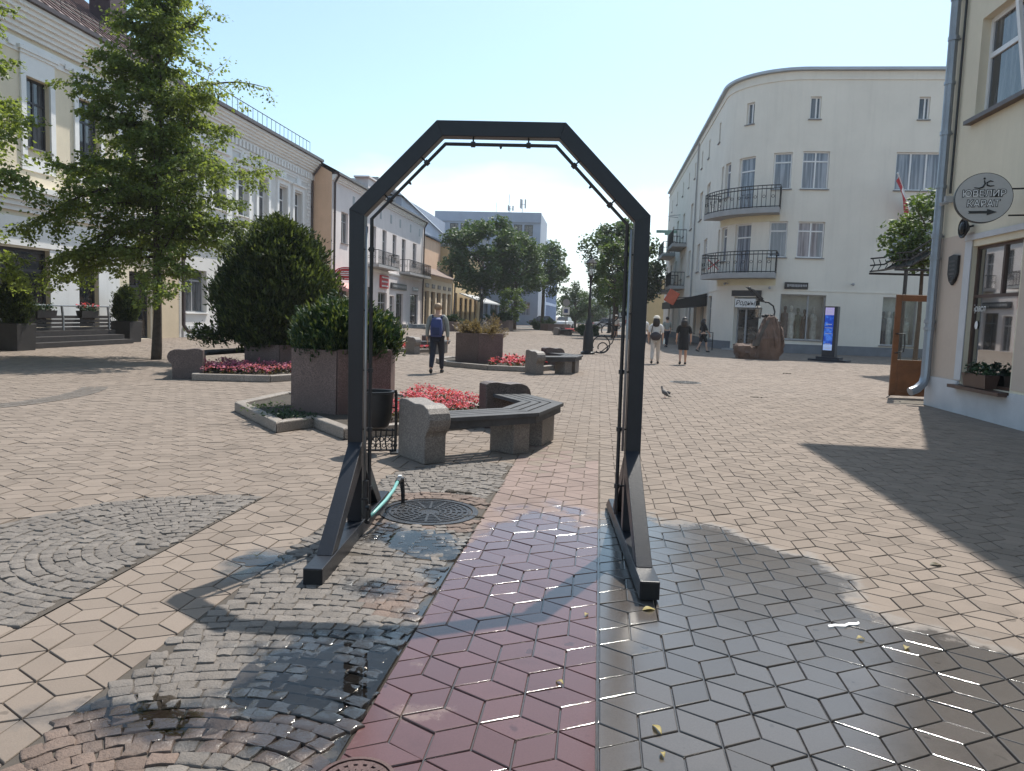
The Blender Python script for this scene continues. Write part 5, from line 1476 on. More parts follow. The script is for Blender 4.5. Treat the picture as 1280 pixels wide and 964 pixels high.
flowerbox('brown flower box with dark foliage on the sill of the brown-framed shop window', 6.69, 14.2, .85, 'brownframe', .552, blooms=False)
# wrought canopy on posts at the side-street corner
def canopy():
    t = thing('iron_canopy', 'black wrought-iron arched canopy on a post, half hidden behind the grey downpipe', 'canopy', (9.35, 25.0, 0))
    b = MB(); b.tube([(0, 0, 0), (0, 0, 3.35)], .06, 8); b.tube([(0, 0, 0), (0, 0, .12)], .1, 8); b.build('post', M['iron'], t)
    for y in (-.05, 2.2):
        c = MB()
        for z0 in (3.42, 3.62, 3.85):
            c.tube([(-.35, y, z0), (.1, y, z0+.05), (.5, y, z0+.32), (.9, y, z0+.62), (1.6, y, z0+.75)], .028, 6)
        for i in range(9):
            x = -.3+.2*i; zz = 3.45+max(0, x-.1)*.6
            c.tube([(x, y, zz), (x+.1, y, zz+.2), (x+.02, y, zz+.38)], .016, 5)
        c.tube([(-.36, y, 3.35), (1.7, y, 3.35)], .04, 6); c.build('scrollwork', M['iron'], t)
    c = MB(); c.add([(-.36, -.05, 3.42), (.1, -.05, 3.45), (.9, -.05, 4.0), (.9, 2.2, 4.0), (.1, 2.2, 3.45), (-.36, 2.2, 3.42)], [(0, 1, 4, 5), (1, 2, 3, 4)]); c.build('cover', M['iron'], t)
canopy()
# yellow building beyond the curved one
t = thing('far_yellow_building', 'small dull-yellow gabled building far down the right side of the street', 'building')
b = MB(); b.box(6.3, 104, 0, 18, 120, 5.6); b.ext([(6.3, 5.6), (18, 5.6), (12, 9.6)], (0, 104, 0), (1, 0, 0), (0, 0, 1), (0, 16, 0)); b.build('wall', M['ochre_wall'], t)
b = MB(); b.add([(6.0, 103.7, 5.55), (12, 103.7, 9.75), (12, 120.3, 9.75), (6.0, 120.3, 5.55), (18.3, 103.7, 5.55), (18.3, 120.3, 5.55)], [(0, 1, 2, 3), (1, 4, 5, 2)]); b.build('roof', M['roofbrown'], t)
Pz = lambda u, v, w: (6.3-w, u, v)
for u in (106, 110, 114): window(Pz, (u, 1, u+1.6, 3.2, -.08), t, frame='winframe', sill=None)
# far end of the street
t = thing('far_pale_building', 'low pale building closing the far end of the street', 'building')
b = MB(); b.box(-7.5, 178, 0, 16, 190, 5.0); b.build('wall', M['grey_wall'], t)
b = MB(); b.add([(-8, 177.6, 5.01), (16.5, 177.6, 5.01), (16.5, 184, 7.2), (-8, 184, 7.2), (-8, 190.4, 5.01), (16.5, 190.4, 5.01)], [(0, 1, 2, 3), (3, 2, 5, 4)]); b.build('roof', M['roofgrey'], t)
Pq = lambda u, v, w: (u, 178-w, v)
for u in range(-6, 15, 3): window(Pq, (u, 1.2, u+1.5, 3.2, -.08), t, frame='winframe', sill=None)
# dark café awnings under the lime trees
t = thing('cafe_pavilion', 'dark summer café pavilion with a pale sloping awning beneath the round lime trees', 'café')
b = MB(); b.add([(-16.8, 90, 3.9), (-13.9, 90, 2.9), (-13.9, 108, 2.9), (-16.8, 108, 3.9), (-16.8, 90, 3.8), (-13.9, 90, 2.75), (-13.9, 108, 2.75), (-16.8, 108, 3.8)], [(0, 1, 2, 3), (4, 5, 6, 7), (0, 1, 5, 4), (1, 2, 6, 5), (2, 3, 7, 6)]); b.build('awning', M['concrete'], t)
for y in range(90, 109, 4):
    b = MB(); b.tube([(-14, y, 0), (-14, y, 2.8)], .06, 6); b.build('post', M['iron'], t)
b = MB(); b.box(-14.05, 90, .02, -13.95, 108, .95); b.build('fence_panel', M['deck'], t)
# ------------------------------------------------------------------ trees
def limb(p0, d, L, droop, n=7, wob=.12, rr=None):
    pts = [Vector(p0)]; d = Vector(d).normalized()
    for i in range(n):
        d = (d + Vector((random.gauss(0, wob), random.gauss(0, wob), random.gauss(0, wob*.6) - droop/n))).normalized()
        pts.append(pts[-1] + d*L/n)
    return pts

def maple(label, x, y, H, specs, seed, group='maples in front of the cream building', trunk_r=.14, leaf=.115, dens=1.0):
    """tiered young maple: trunk, near-level limbs, short twigs with hanging leaves"""
    random.seed(seed)
    t = thing('maple_tree', label, 'tree', (x, y, 0), 0, group)
    b = MB(); zs = np.concatenate([[-.36], np.linspace(0, H, 12)])
    b.tube([(.05*math.sin(z*.9)+.02*z, .04*math.cos(z*1.3), z) for z in zs], [trunk_r*(1.2 if z < .1 else 1)*(1-max(0, z)/H*.86) for z in zs], 10)
    tr = b.build('trunk', M['bark'], t, smooth=True)
    br = MB(); pts, dirs = [], []
    def leafy(T, n, sp):
        k = len(T)-1
        for _ in range(n):
            f = random.random()**.75*(k-.001); j = int(f); p = T[j].lerp(T[j+1], f-j); d = (T[j+1]-T[j]).normalized()
            a = random.uniform(0, 2*PI); o = Vector((math.cos(a), math.sin(a), random.uniform(-.9, .5)))*sp*random.random()**.6
            q = p+o; pts.append((q.x, q.y, q.z-.03)); v = o.normalized()*.8+d*.5; dirs.append((v.x, v.y, v.z*.4-.45))
    for (z, az, L, rise, *dn) in specs:
        dn = dn[0] if dn else 1.0
        d = (math.cos(az), math.sin(az), rise)
        P = limb((.02*z, 0, z), d, L, .25 + .3*random.random(), 8, .13)
        r0 = .016+.011*L
        br.tube(P, [r0*(1-.85*i/8) for i in range(9)], 6)
        n_t = max(3, int(L*3.6*dens*(.5+.5*dn))); s = random.choice((-1, 1))
        for k in range(n_t):
            q = .10+.90*(k+random.random())/n_t
            i = min(7, int(q*8)); p = P[i].lerp(P[i+1], q*8-i); s = -s
            dd = (P[i+1]-P[i]).normalized(); side = dd.cross(Vector((0, 0, 1))).normalized()*s
            tl = (.35+.85*math.sin(PI*min(1, q*.8+.12)))*random.uniform(.5, 1.25)*min(1.1, .35+L*.25)
            T = limb(p, dd*.7+side*random.uniform(.5, 1.2)+Vector((0, 0, random.uniform(-.5, .9))), tl, random.uniform(.2, 1.1), 4, .2)
            br.tube(T, [.010, .008, .006, .004, .002], 4, cap=False)
            leafy(T, int((24+tl*105*dens)*dn), .19+.09*tl)
        leafy(P[5:], int(46*dens), .15)
    for _ in range(int(150*dens)):     # loose clumps that close the gaps between the limbs
        z = random.uniform(2.9, H*.9); e = float(np.interp(z, [2.6, 3.4, 4.6, 5.6, 6.8, 8.2, 10, 12.5], [1.9, 2.7, 3.0, 2.6, 1.9, 1.4, 1.1, .5]))
        a = random.uniform(0, 2*PI); r = e*random.random()**.55; c0 = (r*math.cos(a), r*math.sin(a), z+random.gauss(0, .1))
        for _ in range(random.randint(35, 95)):
            pts.append((c0[0]+random.gauss(0, .24), c0[1]+random.gauss(0, .24), c0[2]+random.gauss(0, .17))); dirs.append((math.cos(a)*.6, math.sin(a)*.6, -.55))
    for _ in range(int(5200*dens)):   # leafy core round the stem
        z = random.uniform(2.7, H*.97); r = abs(random.gauss(0, .42))*(1.25-z/H*.7); a = random.uniform(0, 2*PI)
        if math.sin(z*2.6+a*1.5+seed) < -.55: continue
        pts.append((.02*z+r*math.cos(a), r*math.sin(a), z)); dirs.append((math.cos(a)*.7, math.sin(a)*.7, -.6))
    br.build('branches', M['bark'], tr, smooth=True)
    c = scatter_leaves('crown', pts, leaf, M['leaf_maple'], t, .6, .72, 1, None, np.array(dirs))
    c['kind'] = 'stuff'
    random.seed(seed+1)
    return t
sp = []
random.seed(21)
for k in range(74):
    z = 2.75 + (k/74)**1.0*9.6; az = k*2.39996+random.uniform(-.5, .5)
    env = float(np.interp(z, [2.6, 3.2, 4.4, 5.4, 6.6, 8, 10, 12], [2.4, 3.2, 3.6, 3.2, 2.4, 1.75, 1.5, 1.0]))
    z += random.uniform(-.5, .5)
    sp.append((max(2.6, z), az, env*random.choice((.4, .6, .8, 1.0, 1.15))*random.uniform(.85, 1.1), random.uniform(-.25, 1.1) + (.35 if z > 8 else 0)))
# the few long loose limbs that stand out of the outline
sp += [(8.1, .2, 3.5, .22, .3), (9.8, 0, 2.3, .5, .35), (4.0, .15, 3.6, .25), (3.6, -.2, 3.4, .15), (4.6, 3.3, 3.6, .25), (5.6, 2.9, 3.9, .3), (3.0, 3.05, 3.6, .15), (6.8, 3.4, 3.0, .6), (7.6, 2.6, 3.0, .8), (8.4, 3.5, 2.2, .9), (5.2, 3.6, 4.2, .05)]
mt_ = maple('tall loose-limbed maple with a slender trunk in front of the cream building', -11.88, 19.32, 12.8, sp, 5)
mt_.scale = (.822, .822, .822); mt_.location.z = .276
random.seed(4)
sp2 = [(2.6+(k/46)*8.4, k*2.39996, (3.2 if k < 22 else 2.4)*random.uniform(.75, 1.1), random.uniform(.0, .5)) for k in range(46)]
maple('maple at the left edge of the photo, only its branch ends in view', -16.35, 15.6, 11.5, sp2, 9)

def round_tree(label, x, y, r, zc, seed, mat='leaf_round', rz=1.15, group='round lime trees down the street', n=2600, leaf=.3, lean=0, th=.2):
    rg = np.random.default_rng(seed); random.seed(seed)
    t = thing('lime_tree', label, 'tree', (x, y, 0), 0, group)
    b = MB(); b.tube([(0, 0, 0), (.03, 0, zc*.4), (.0, .05, zc)], [th, th*.8, th*.5], 8); tr = b.build('trunk', M['bark'], t, smooth=True)
    br = MB()
    for k in range(9):
        a = k*2.4; d = (math.cos(a), math.sin(a), random.uniform(.4, 1.2)); P = limb((0, 0, zc-r*.7+.15*k), d, r*1.0, .1, 5, .12)
        br.tube(P, [th*.4*(1-.16*i) for i in range(6)], 5)
    br.build('branches', M['bark'], tr)
    # clumps on an uneven crown surface plus filling inside
    nc = 70; u = rg.normal(0, 1, (nc, 3)); u /= np.linalg.norm(u, axis=1)[:, None]
    rad = rg.uniform(.62, 1.02, nc)[:, None]
    C = u*rad*np.array([r, r, r*rz]); C[:, 2] += zc
    w = rg.uniform(.5, 1.3, nc); idx = rg.choice(nc, n, p=w/w.sum())
    v = rg.normal(0, 1, (n, 3)); v /= np.linalg.norm(v, axis=1)[:, None]
    pts = C[idx] + v*(rg.random((n, 1))**.5)*r*.30*np.array([1, 1, .8])
    c = scatter_leaves('crown', pts, leaf, M[mat], t, .6, .7, 1, None, None); c['kind'] = 'stuff'
    return t
round_tree('biggest round lime tree, nearest of the clump left of the street centre', -11.6, 74, 3.5, 7.1, 31, n=11000, leaf=.34)
round_tree('paler green lime tree in the middle of the clump left of the street centre', -8.6, 77, 2.9, 6.5, 32, 'leaf_round', 1.15, n=7000)
round_tree('dark lime tree at the right end of the clump left of the street centre', -6.5, 86, 2.9, 7.0, 33, 'leaf_round', 1.05, n=8000)
round_tree('tall bluish-green tree just left of the right post of the arch', 1.4, 68, 3.0, 6.9, 34, 'leaf_round', 1.25, n=8000)
round_tree('light green young tree seen in front of the taller one by the right post', 1.0, 58, 1.7, 4.7, 35, 'leaf_light', 1.45, n=4200, leaf=.26, th=.12)
round_tree('dark tree showing just right of the right post of the arch', 3.6, 72, 2.5, 5.9, 36, 'leaf_round', 1.1, n=6000)
round_tree('small round tree far down the middle of the street beside the traffic signs', -3.5, 108, 2.4, 3.6, 37, 'leaf_round', 1.05, n=5000)
round_tree('farthest tree at the end of the street behind the lamp post', -1.3, 122, 2.6, 3.4, 38, 'leaf_round', 1.0, n=4500)
round_tree('small bushy tree below the pale lime tree', -8.2, 70.5, 1.3, 2.5, 39, 'leaf_light', 1.2, n=1500, leaf=.24, th=.08)
round_tree('small round street tree with a dark leafy head beside the grey downpipe', 10.6, 27.0, 1.3, 4.65, 40, 'leaf_light', .95, 'trees', n=3800, leaf=.17, th=.09)

def cone_shrub(name, label, x, y, prof, z0, mat, seed, size=.12, n=6000, group=None, stem=None, shag=.10, extra=None):
    """dense conifer: sprays point up and outwards from a noisy body of revolution"""
    rg = np.random.default_rng(seed)
    t = thing(name, label, 'shrub', (x, y, z0), 0, group)
    H = prof[-1][1]; zz = np.array([p[1] for p in prof]); rr = np.array([p[0] for p in prof])
    # sample heights by the body's surface
    g = np.linspace(zz[0], H, 200); wgt = np.interp(g, zz, rr)+.05; z = rg.choice(g, n, p=wgt/wgt.sum()) + rg.normal(0, .03, n)
    a = rg.uniform(0, 2*PI, n)
    lump = 1 + shag*np.sin(3*a+2.1*z+seed) + shag*.9*np.sin(7*a-3.7*z) + shag*.7*np.sin(13*a+6.3*z+1)
    R_ = np.interp(z, zz, rr)*lump
    q = np.where(rg.random(n) < .72, rg.uniform(.86, 1.04, n), rg.uniform(.5, .9, n))
    pts = np.stack([R_*q*np.cos(a), R_*q*np.sin(a), z], 1)
    dr = np.stack([np.cos(a)*.75, np.sin(a)*.75, np.full(n, .75)], 1)
    tz = rg.choice(g, n//110, p=wgt/wgt.sum()); ta = rg.uniform(0, 2*PI, n//110); tr_ = np.interp(tz, zz, rr)*rg.uniform(1.0, 1.17, n//110)
    tc_ = np.stack([tr_*np.cos(ta), tr_*np.sin(ta), tz+.04], 1); ti = rg.integers(0, len(tc_), n//4)
    pts = np.concatenate([pts, tc_[ti]+rg.normal(0, size*.75, (n//4, 3))]); dr = np.concatenate([dr, np.stack([np.cos(ta[ti])*.8, np.sin(ta[ti])*.8, np.full(n//4, .8)], 1)])
    if extra is not None:
        e, k = extra; q = np.asarray(e)[rg.integers(0, len(e), k)] + rg.normal(0, 1, (k, 3))*np.array([.16, .12, .09])
        pts = np.concatenate([pts, q]); dr = np.concatenate([dr, np.tile([-.5, -.3, .1], (k, 1))])
    c = scatter_leaves('foliage', pts, size, M[mat], t, 1, .42, 2, size*.35, dr); c['kind'] = 'stuff'
    kt = rg.random(len(pts)) < .16; tip = pts[kt]*np.array([1.05, 1.05, 1.0]) + np.array([0, 0, .03])
    scatter_leaves('new_growth', tip, size*1.15, M['leaf_tip'], t, 1, .36, 2, size*.4, dr[kt]+np.array([0, 0, .5]))['kind'] = 'stuff'
    b = MB(); b.tube([(0, 0, -.1), (0, 0, H*.85)], [.07, .02], 8); b.build('stem', M['bark'], t)
    k = MB(); k.lathe([(max(.02, p[0]*.62), p[1]) for p in prof], 12); k.build('shaded_core', MT('shaded_twigs', (.018, .022, .012), .95, .3, 6), t)  # solid core, the shade between the sprays put into its dark colour
    return t
cone_shrub('thuja_shrub', 'big ovoid clipped thuja growing out of a granite planter, left of the arch', -7.75, 17.75, [(.65, -.12), (1.08, .1), (1.28, .5), (1.30, .9), (1.25, 1.35), (1.10, 1.85), (.82, 2.35), (.47, 2.75), (.08, 3.0)], .68, 'leaf_thuja', 51, .115, 15000, shag=.085, extra=([(-1.05, -.5, .15), (-1.25, -.55, .12), (-1.45, -.6, .12), (-1.6, -.62, .2)], 420))
# low stray branch of the thuja is part of its foliage outline
def juniper(label, x, y, z0, seed, rx, ry, h, n=70, mat='leaf_juniper', size=.075):
    rg = np.random.default_rng(seed); random.seed(seed)
    t = thing('juniper_shrub', label, 'shrub', (x, y, z0), 0)
    br = MB(); pts, dr = [], []
    for k in range(n):
        a = rg.uniform(0, 2*PI); s = rg.uniform(.35, 1.05)
        L = math.hypot(rx*math.cos(a), ry*math.sin(a))*s
        P = limb((.1*math.cos(a), .1*math.sin(a), -.08), (math.cos(a), math.sin(a), rg.uniform(.25, 1.7)*h/max(rx, .1)), L*1.1, rg.uniform(-.2, .5), 6, .12)
        br.tube(P, [.014*(1-.14*i) for i in range(7)], 4, cap=False)
        for i in range(2, 7):
            for _ in range(16):
                q = random.random(); p = P[i-1].lerp(P[i], q); d = (P[i]-P[i-1]).normalized()
                pts.append((p.x+rg.normal(0, .06), p.y+rg.normal(0, .06), p.z+rg.normal(0, .055)))
                dr.append((d.x+math.cos(a)*.3, d.y+math.sin(a)*.3, d.z+.45))
    br.build('stem', M['bark'], t)
    scatter_leaves('foliage', pts, size, M[mat], t, 1, .36, 2, .03, np.array(dr))['kind'] = 'stuff'
    return t
cone_shrub('juniper_shrub', 'spreading dark green juniper overflowing the nearest granite planter', -3.66, 10.72, [(.5, -.12), (.64, .04), (.66, .18), (.6, .36), (.48, .52), (.26, .62), (.06, .68)], .93, 'leaf_juniper', 61, .075, 11000, shag=.13)
juniper('dry brownish stems filling the square granite planter beyond the man', -3.55, 22.6, .9, 62, .75, .75, .42, 60, 'leaf_dry', .09)
juniper('bush in the far planter under the round lime trees', -9.2, 70, .9, 63, 1.3, 1.3, 1.0, 50, 'leaf_juniper', .25)
juniper('small dark bush in the small distant planter', -12.2, 62, .7, 64, .9, .9, .8, 40, 'leaf_juniper', .2)
juniper('low dark bush behind the lamp post base', -.9, 64, .0, 65, 1.1, 1.1, 1.3, 50, 'leaf_round', .22)
juniper('low dark bush to the right of the distant low planter', -6.3, 84, .0, 66, 1.6, 1.4, 1.5, 50, 'leaf_round', .25)
def pot_thuja(label, x, y, seed, h=1.25):
    t = thing('square_pot', 'square dark planter box ' + label, 'planter', (x, y, 0), 0, 'square dark planter boxes')
    b = MB(); w = .36; b.hexa([(-w, -w, 0), (w, -w, 0), (w, w, 0), (-w, w, 0), (-w-.03, -w-.03, .78), (w+.03, -w-.03, .78), (w+.03, w+.03, .78), (-w-.03, w+.03, .78)]); b.build('box', M['pot'], t, bevel=.01)
    b = MB(); b.box(-w, -w, .785, w, w, .80); b.build('soil', M['soil'], t)
    cone_shrub('column_thuja', 'small dense thuja in the planter box ' + label, x, y, [(.3, 0), (.40, .25), (.41, .55), (.33, .95), (.18, h-.05), (.04, h+.08)], .8, 'leaf_thuja', seed, .09, 2600, 'potted thujas on the terrace', shag=.05)
pot_thuja('at the right end of the terrace', -17.85, 27.1, 71)
pot_thuja('at the left end of the terrace', -17.0, 20.5, 72, 1.5)
for m_ in (3,):
    pass
# far woodland edge closing gaps at the street end reads as one mass
rg = np.random.default_rng(88)
P_ = np.stack([rg.uniform(-30, 40, 5200), rg.uniform(170, 176, 5200), np.abs(rg.normal(0, 1, 5200))*2.2+.3], 1)
P_[:, 2] += 1.2*np.sin(P_[:, 0]*.35)+1.2
f = scatter_leaves('far_foliage', P_, .7, M['leaf_round'], None, .6, .7); tag(f, 'far mass of foliage closing the street end', 'foliage', kind='stuff')
# ------------------------------------------------------------------ people
def skin_mesh(joints, edges, root=0, sub=2):
    """joints: list of ((x,y,z), r) or ((x,y,z), (rx, ry)); one continuous skinned surface"""
    me = bpy.data.meshes.new('tmp'); me.from_pydata([j[0] for j in joints], edges, [])
    o = bpy.data.objects.new('tmp', me); COL.objects.link(o)
    sm = o.modifiers.new('s', 'SKIN'); sm.use_smooth_shade = True
    for i, j in enumerate(joints):
        r = j[1]; me.skin_vertices[0].data[i].radius = (r, r) if not isinstance(r, tuple) else r
        me.skin_vertices[0].data[i].use_root = (i == root)
    ss = o.modifiers.new('b', 'SUBSURF'); ss.levels = sub; ss.render_levels = sub
    bpy.context.view_layer.update()
    dg = bpy.context.evaluated_depsgraph_get()
    out = bpy.data.meshes.new_from_object(o.evaluated_get(dg))
    bpy.data.objects.remove(o); bpy.data.meshes.remove(me)
    return out

def add_mesh(mb, me):
    mb.add([tuple(v.co) for v in me.vertices], [tuple(p.vertices) for p in me.polygons])

def person(label, x, y, rz, h, top, bottom, hair, shoes, stride=.22, arms=((-.1, -.15), (.12, .16)), dress=None, hat=None, hairlong=False, sleeves='short', skirt=None, slim=1.0, group=None, shorts=False, look=0):
    """walks along local +y; arms: forward offsets of (elbow, hand) for left and right"""
    t = thing('person', label, 'person', (x, y, 0), rz, group)
    k = h/1.75; S = lambda p: (p[0]*k, p[1]*k, p[2]*k)
    w = slim
    J, E = [], []
    def j(p, r, parent=None):
        J.append((S(p), (r[0]*k, r[1]*k) if isinstance(r, tuple) else r*k)); i = len(J)-1
        if parent is not None: E.append((parent, i))
        return i
    pel = j((0, 0, .95), (.145*w, .105)); sp = j((0, .005, 1.12), (.125*w, .095), pel); ch = j((0, 0, 1.33), (.15*w, .105), sp); nk = j((0, -.005, 1.475), .06, ch)
    hb = j((0, .012, 1.56), .066, nk); hm = j((0, .018, 1.645), .092, hb); ht = j((0, .012, 1.715), .062, hm)
    ns = j((0, .112, 1.632), .014, hm)
    hands = []
    for s, (ef, hf) in zip((-1, 1), arms):
        sh = j((s*.155*w, -.005, 1.41), .062, ch); s2 = j((s*.20*w, -.005, 1.37), .056, sh); el = j((s*.245*w, ef, 1.13), .040, s2); wr = j((s*.26*w, hf, .90+abs(hf)*.25), .028, el); pm = j((s*.262*w, hf+.02, .83+abs(hf)*.25), (.020, .038), wr)
        hands.append((s, (s*.262*w, hf+.02, .83+abs(hf)*.25)))
    legs = []
    for s in (-1, 1):
        f = s*stride
        hp = j((s*.085*w, 0, .88), .093, pel)
        kn = j((s*.092*w, f*.55+.04, .50), .058, hp)
        cf = j((s*.095*w, f*.72-.0, .34), .054, kn)
        lift = .05 if f < 0 else 0
        an = j((s*.095*w, f-(.06 if f < 0 else 0), .09+lift), .036, cf)
        to = j((s*.105*w, f+.13-(.06 if f < 0 else 0), .03+(0 if f > 0 else .0)), .030, an)
        legs.append((hp, kn, cf, an, to))
    body = MB(); add_mesh(body, skin_mesh(J, E, 0, 2))
    # fingers rooted in the palm, thumb from its side; ears and brow
    for s, p in hands:
        for q, L in ((-.024, .065), (-.008, .075), (.009, .07), (.025, .055)):
            body.tube([S((p[0], p[1]+q, p[2]-.015)), S((p[0]-s*.004, p[1]+q*1.1, p[2]-.06)), S((p[0]-s*.018, p[1]+q*1.1, p[2]-.06-L*.6))], [.0095*k, .0085*k, .006*k], 6)
        body.tube([S((p[0], p[1]+.028, p[2]+.005)), S((p[0]-s*.014, p[1]+.055, p[2]-.03)), S((p[0]-s*.02, p[1]+.052, p[2]-.055))], [.011*k, .009*k, .006*k], 6)
    for s in (-1, 1):
        body.ball(S((s*.088, .01, 1.638)), (.014*k, .022*k, .032*k), 8, 6)
    body.build('body', M['skin'], t, smooth=True)
    fc = MB()
    for s in (-1, 1): fc.ball(S((s*.034, .1, 1.652)), (.013*k, .008*k, .008*k), 7, 5)
    fc.ball(S((0, .098, 1.588)), (.026*k, .008*k, .006*k), 8, 5)
    fc.build('facial_features', M['soil'], t)
    def garment(name, idx, grow, mat, root, mods={}):
        mp = {a: n for n, a in enumerate(idx)}
        jj = []
        for a in idx:
            p, r = J[a]; r = r if isinstance(r, tuple) else (r, r); g = mods.get(a, grow)*k
            jj.append((p, (r[0]+g, r[1]+g)))
        ee = [(mp[a], mp[b]) for a, b in E if a in mp and b in mp]
        b = MB(); add_mesh(b, skin_mesh(jj, ee, mp[root], 2)); return b.build(name, mat, t, smooth=True)
    # indices: arms start at 8: (sh, s2, el, wr, pm) x2
    A = [8, 9, 10, 11, 12]; B = [13, 14, 15, 16, 17]
    if dress is None:
        ids = [0, 1, 2] + A[:2] + B[:2] + ([A[2], B[2]] if sleeves != 'none' else []) + ([A[3], B[3]] if sleeves == 'long' else [])
        garment('shirt', ids, .017, top, 2, {3: .004})
    if bottom is not None:
        ids = [0] + [i for l in legs for i in (l[:2] if shorts else l[:4])]
        garment('shorts' if shorts else 'trousers', ids, .018, bottom, 0)
    if dress is not None:
        mat, zb, wide = dress
        b = MB(); n = 20; rows = []
        for z, rx, ry in ((1.455, .075, .07), (1.43, .15*w, .10), (1.36, .192*w, .125), (1.2, .165*w, .118), (1.05, .165*w, .125), (.9, .185*w, .15), ((.9+zb)/2, .19*w*wide, .165*wide), (zb, .2*w*wide, .18*wide)):
            rows.append([S((rx*math.cos(2*PI*i/n)*(1+.04*math.sin(5*2*PI*i/n)*(z < .9)), ry*math.sin(2*PI*i/n)*(1+.06*math.cos(4*2*PI*i/n)*(z < .9)), z)) for i in range(n)])
        vs = [p for r_ in rows for p in r_]; b.add(vs, [(i*n+q, i*n+(q+1) % n, (i+1)*n+(q+1) % n, (i+1)*n+q) for i in range(len(rows)-1) for q in range(n)])
        b.build('dress', mat, t, smooth=True)
        if sleeves != 'none': garment('sleeves', [2] + A[:3] + B[:3], .022, mat, 2, {2: -.01})
    if skirt is not None:
        mat, zb, wide = skirt
        b = MB(); n = 20; rows = []
        for z, rx, ry in ((1.03, .15*w, .115), (.9, .185*w, .14), ((.9+zb)/2, .19*w*wide, .15*wide), (zb, .2*w*wide, .17*wide)):
            rows.append([S((rx*math.cos(2*PI*i/n), ry*math.sin(2*PI*i/n)*(1+.06*math.cos(4*2*PI*i/n)*(z < .9)), z)) for i in range(n)])
        vs = [p for r_ in rows for p in r_]; b.add(vs, [(i*n+q, i*n+(q+1) % n, (i+1)*n+(q+1) % n, (i+1)*n+q) for i in range(len(rows)-1) for q in range(n)])
        b.build('skirt', mat, t, smooth=True)
    # hair
    b = MB(); b.ball(S((0, -.008, 1.668)), (.100*k, .108*k, .098*k), 14, 10)
    b.v = [(vx, min(vy, .075*k) if vz > 1.66*k else min(vy, .02*k), vz) for vx, vy, vz in b.v]
    if hairlong:
        b.lathe([(.10*k, 1.66*k), (.125*k, 1.58*k), (.13*k, 1.48*k), (.11*k, 1.40*k), (.05*k, 1.36*k)], 14, (0, -.045*k))
    b.build('hair', hair, t, smooth=True)
    if hat is not None:
        b = MB(); b.lathe([(.155*k, 1.685*k), (.108*k, 1.70*k), (.104*k, 1.745*k), (.07*k, 1.775*k), (0, 1.785*k)], 18); b.build('hat', hat, t, smooth='auto')
    for (hp, kn, cf, an, to), s in zip(legs, (-1, 1)):
        p = Vector(J[an][0]); q = Vector(J[to][0])
        b = MB()
        zf = max(.0, p.z-.09*k)
        b.tube([(p.x, p.y-.055*k, .035*k+zf*.9), (p.x, p.y, .05*k+zf*.8), (q.x, q.y-.05*k, .042*k+zf*.2), (q.x, q.y+.03*k, .028*k)], [.036*k, .046*k, .043*k, .022*k], 10)
        b.build('shoe', shoes, t, smooth=True)
    return t
cl = lambda n, c, r=.85: MT(n, c, r, .15, 6)
cloth_grey = cl('grey_green_shirt', (.26, .27, .25)); cloth_navy = cl('dark_navy_trousers', (.02, .022, .035)); cloth_white = cl('white_blouse', (.68, .67, .65)); cloth_black = cl('black_cloth', (.012, .012, .014))
cloth_cream = cl('cream_trousers', (.55, .5, .45)); hair_fair = cl('fair_hair', (.30, .2, .12), .6); hair_dark = cl('dark_hair', (.022, .015, .013), .5); shoe_d = cl('dark_shoe', (.03, .028, .028), .6); shoe_w = cl('pale_shoe', (.5, .48, .45), .6)
cloth_pink = cl('dusty_pink_shirt', (.42, .16, .16)); cloth_beige = cl('beige_trousers', (.45, .40, .34))
pm = person('fair-haired person in a grey shirt and dark trousers walking away with a blue backpack', -4.05, 18.85, R(4), 1.76, cloth_grey, cloth_navy, hair_fair, shoe_d, .26, ((-.04, .02), (.02, .03)), sleeves='long')
def backpack(label, x, y, rz, h, col, s=1.0):
    k = h/1.75; t = thing('backpack', label, 'backpack', (x, y, 0), rz)
    mt = cl('backpack_fabric', col, .7); md = cl('backpack_trim', sc3(col, .5), .7)
    b = MB()
    pts = [(-.135, -.0), (.135, 0), (.15, -.06), (.135, -.15), (.08, -.185), (-.08, -.185), (-.135, -.15), (-.15, -.06)]
    rows = [(.92, .8), (.95, .97), (1.1, 1.04), (1.25, 1.0), (1.36, .82), (1.40, .5)]; n = 8
    vs = [(px*f*k*s, (-.118+py*f)*k, z*k) for z, f in rows for px, py in pts]
    b.add(vs, [(i*n+q, i*n+(q+1) % n, (i+1)*n+(q+1) % n, (i+1)*n+q) for i in range(len(rows)-1) for q in range(n)] + [tuple(range(n)), tuple(range((len(rows)-1)*n, len(rows)*n))])
    b.build('bag', mt, t, smooth='auto')
    b = MB(); b.hexa([(-.1*k, -.335*k, .97*k), (.1*k, -.335*k, .97*k), (.1*k, -.30*k, .97*k), (-.1*k, -.30*k, .97*k), (-.09*k, -.32*k, 1.16*k), (.09*k, -.32*k, 1.16*k), (.09*k, -.29*k, 1.16*k), (-.09*k, -.29*k, 1.16*k)]); b.build('pocket', md, t, bevel=.01)
    for q in (-1, 1):
        b = MB(); b.tube([(q*.1*k, -.13*k, 1.3*k), (q*.12*k, -.07*k, 1.455*k), (q*.125*k, .05*k, 1.44*k), (q*.13*k, .12*k, 1.3*k), (q*.15*k, .06*k, 1.1*k), (q*.14*k, -.11*k, 1.0*k)], .022*k, 6); b.build('strap', md, t, smooth=True)
backpack('blue backpack on the back of the person in the grey shirt', -4.05, 18.85, R(4), 1.76, (.035, .05, .16))
wb = person('person in a black knee-length dress with curly dark hair walking away in the sun', 2.95, 27.2, R(-6), 1.66, None, None, hair_dark, shoe_d, .2, ((-.05, -.02), (.03, .06)), (cloth_black, .55, 1.0), hairlong=True)
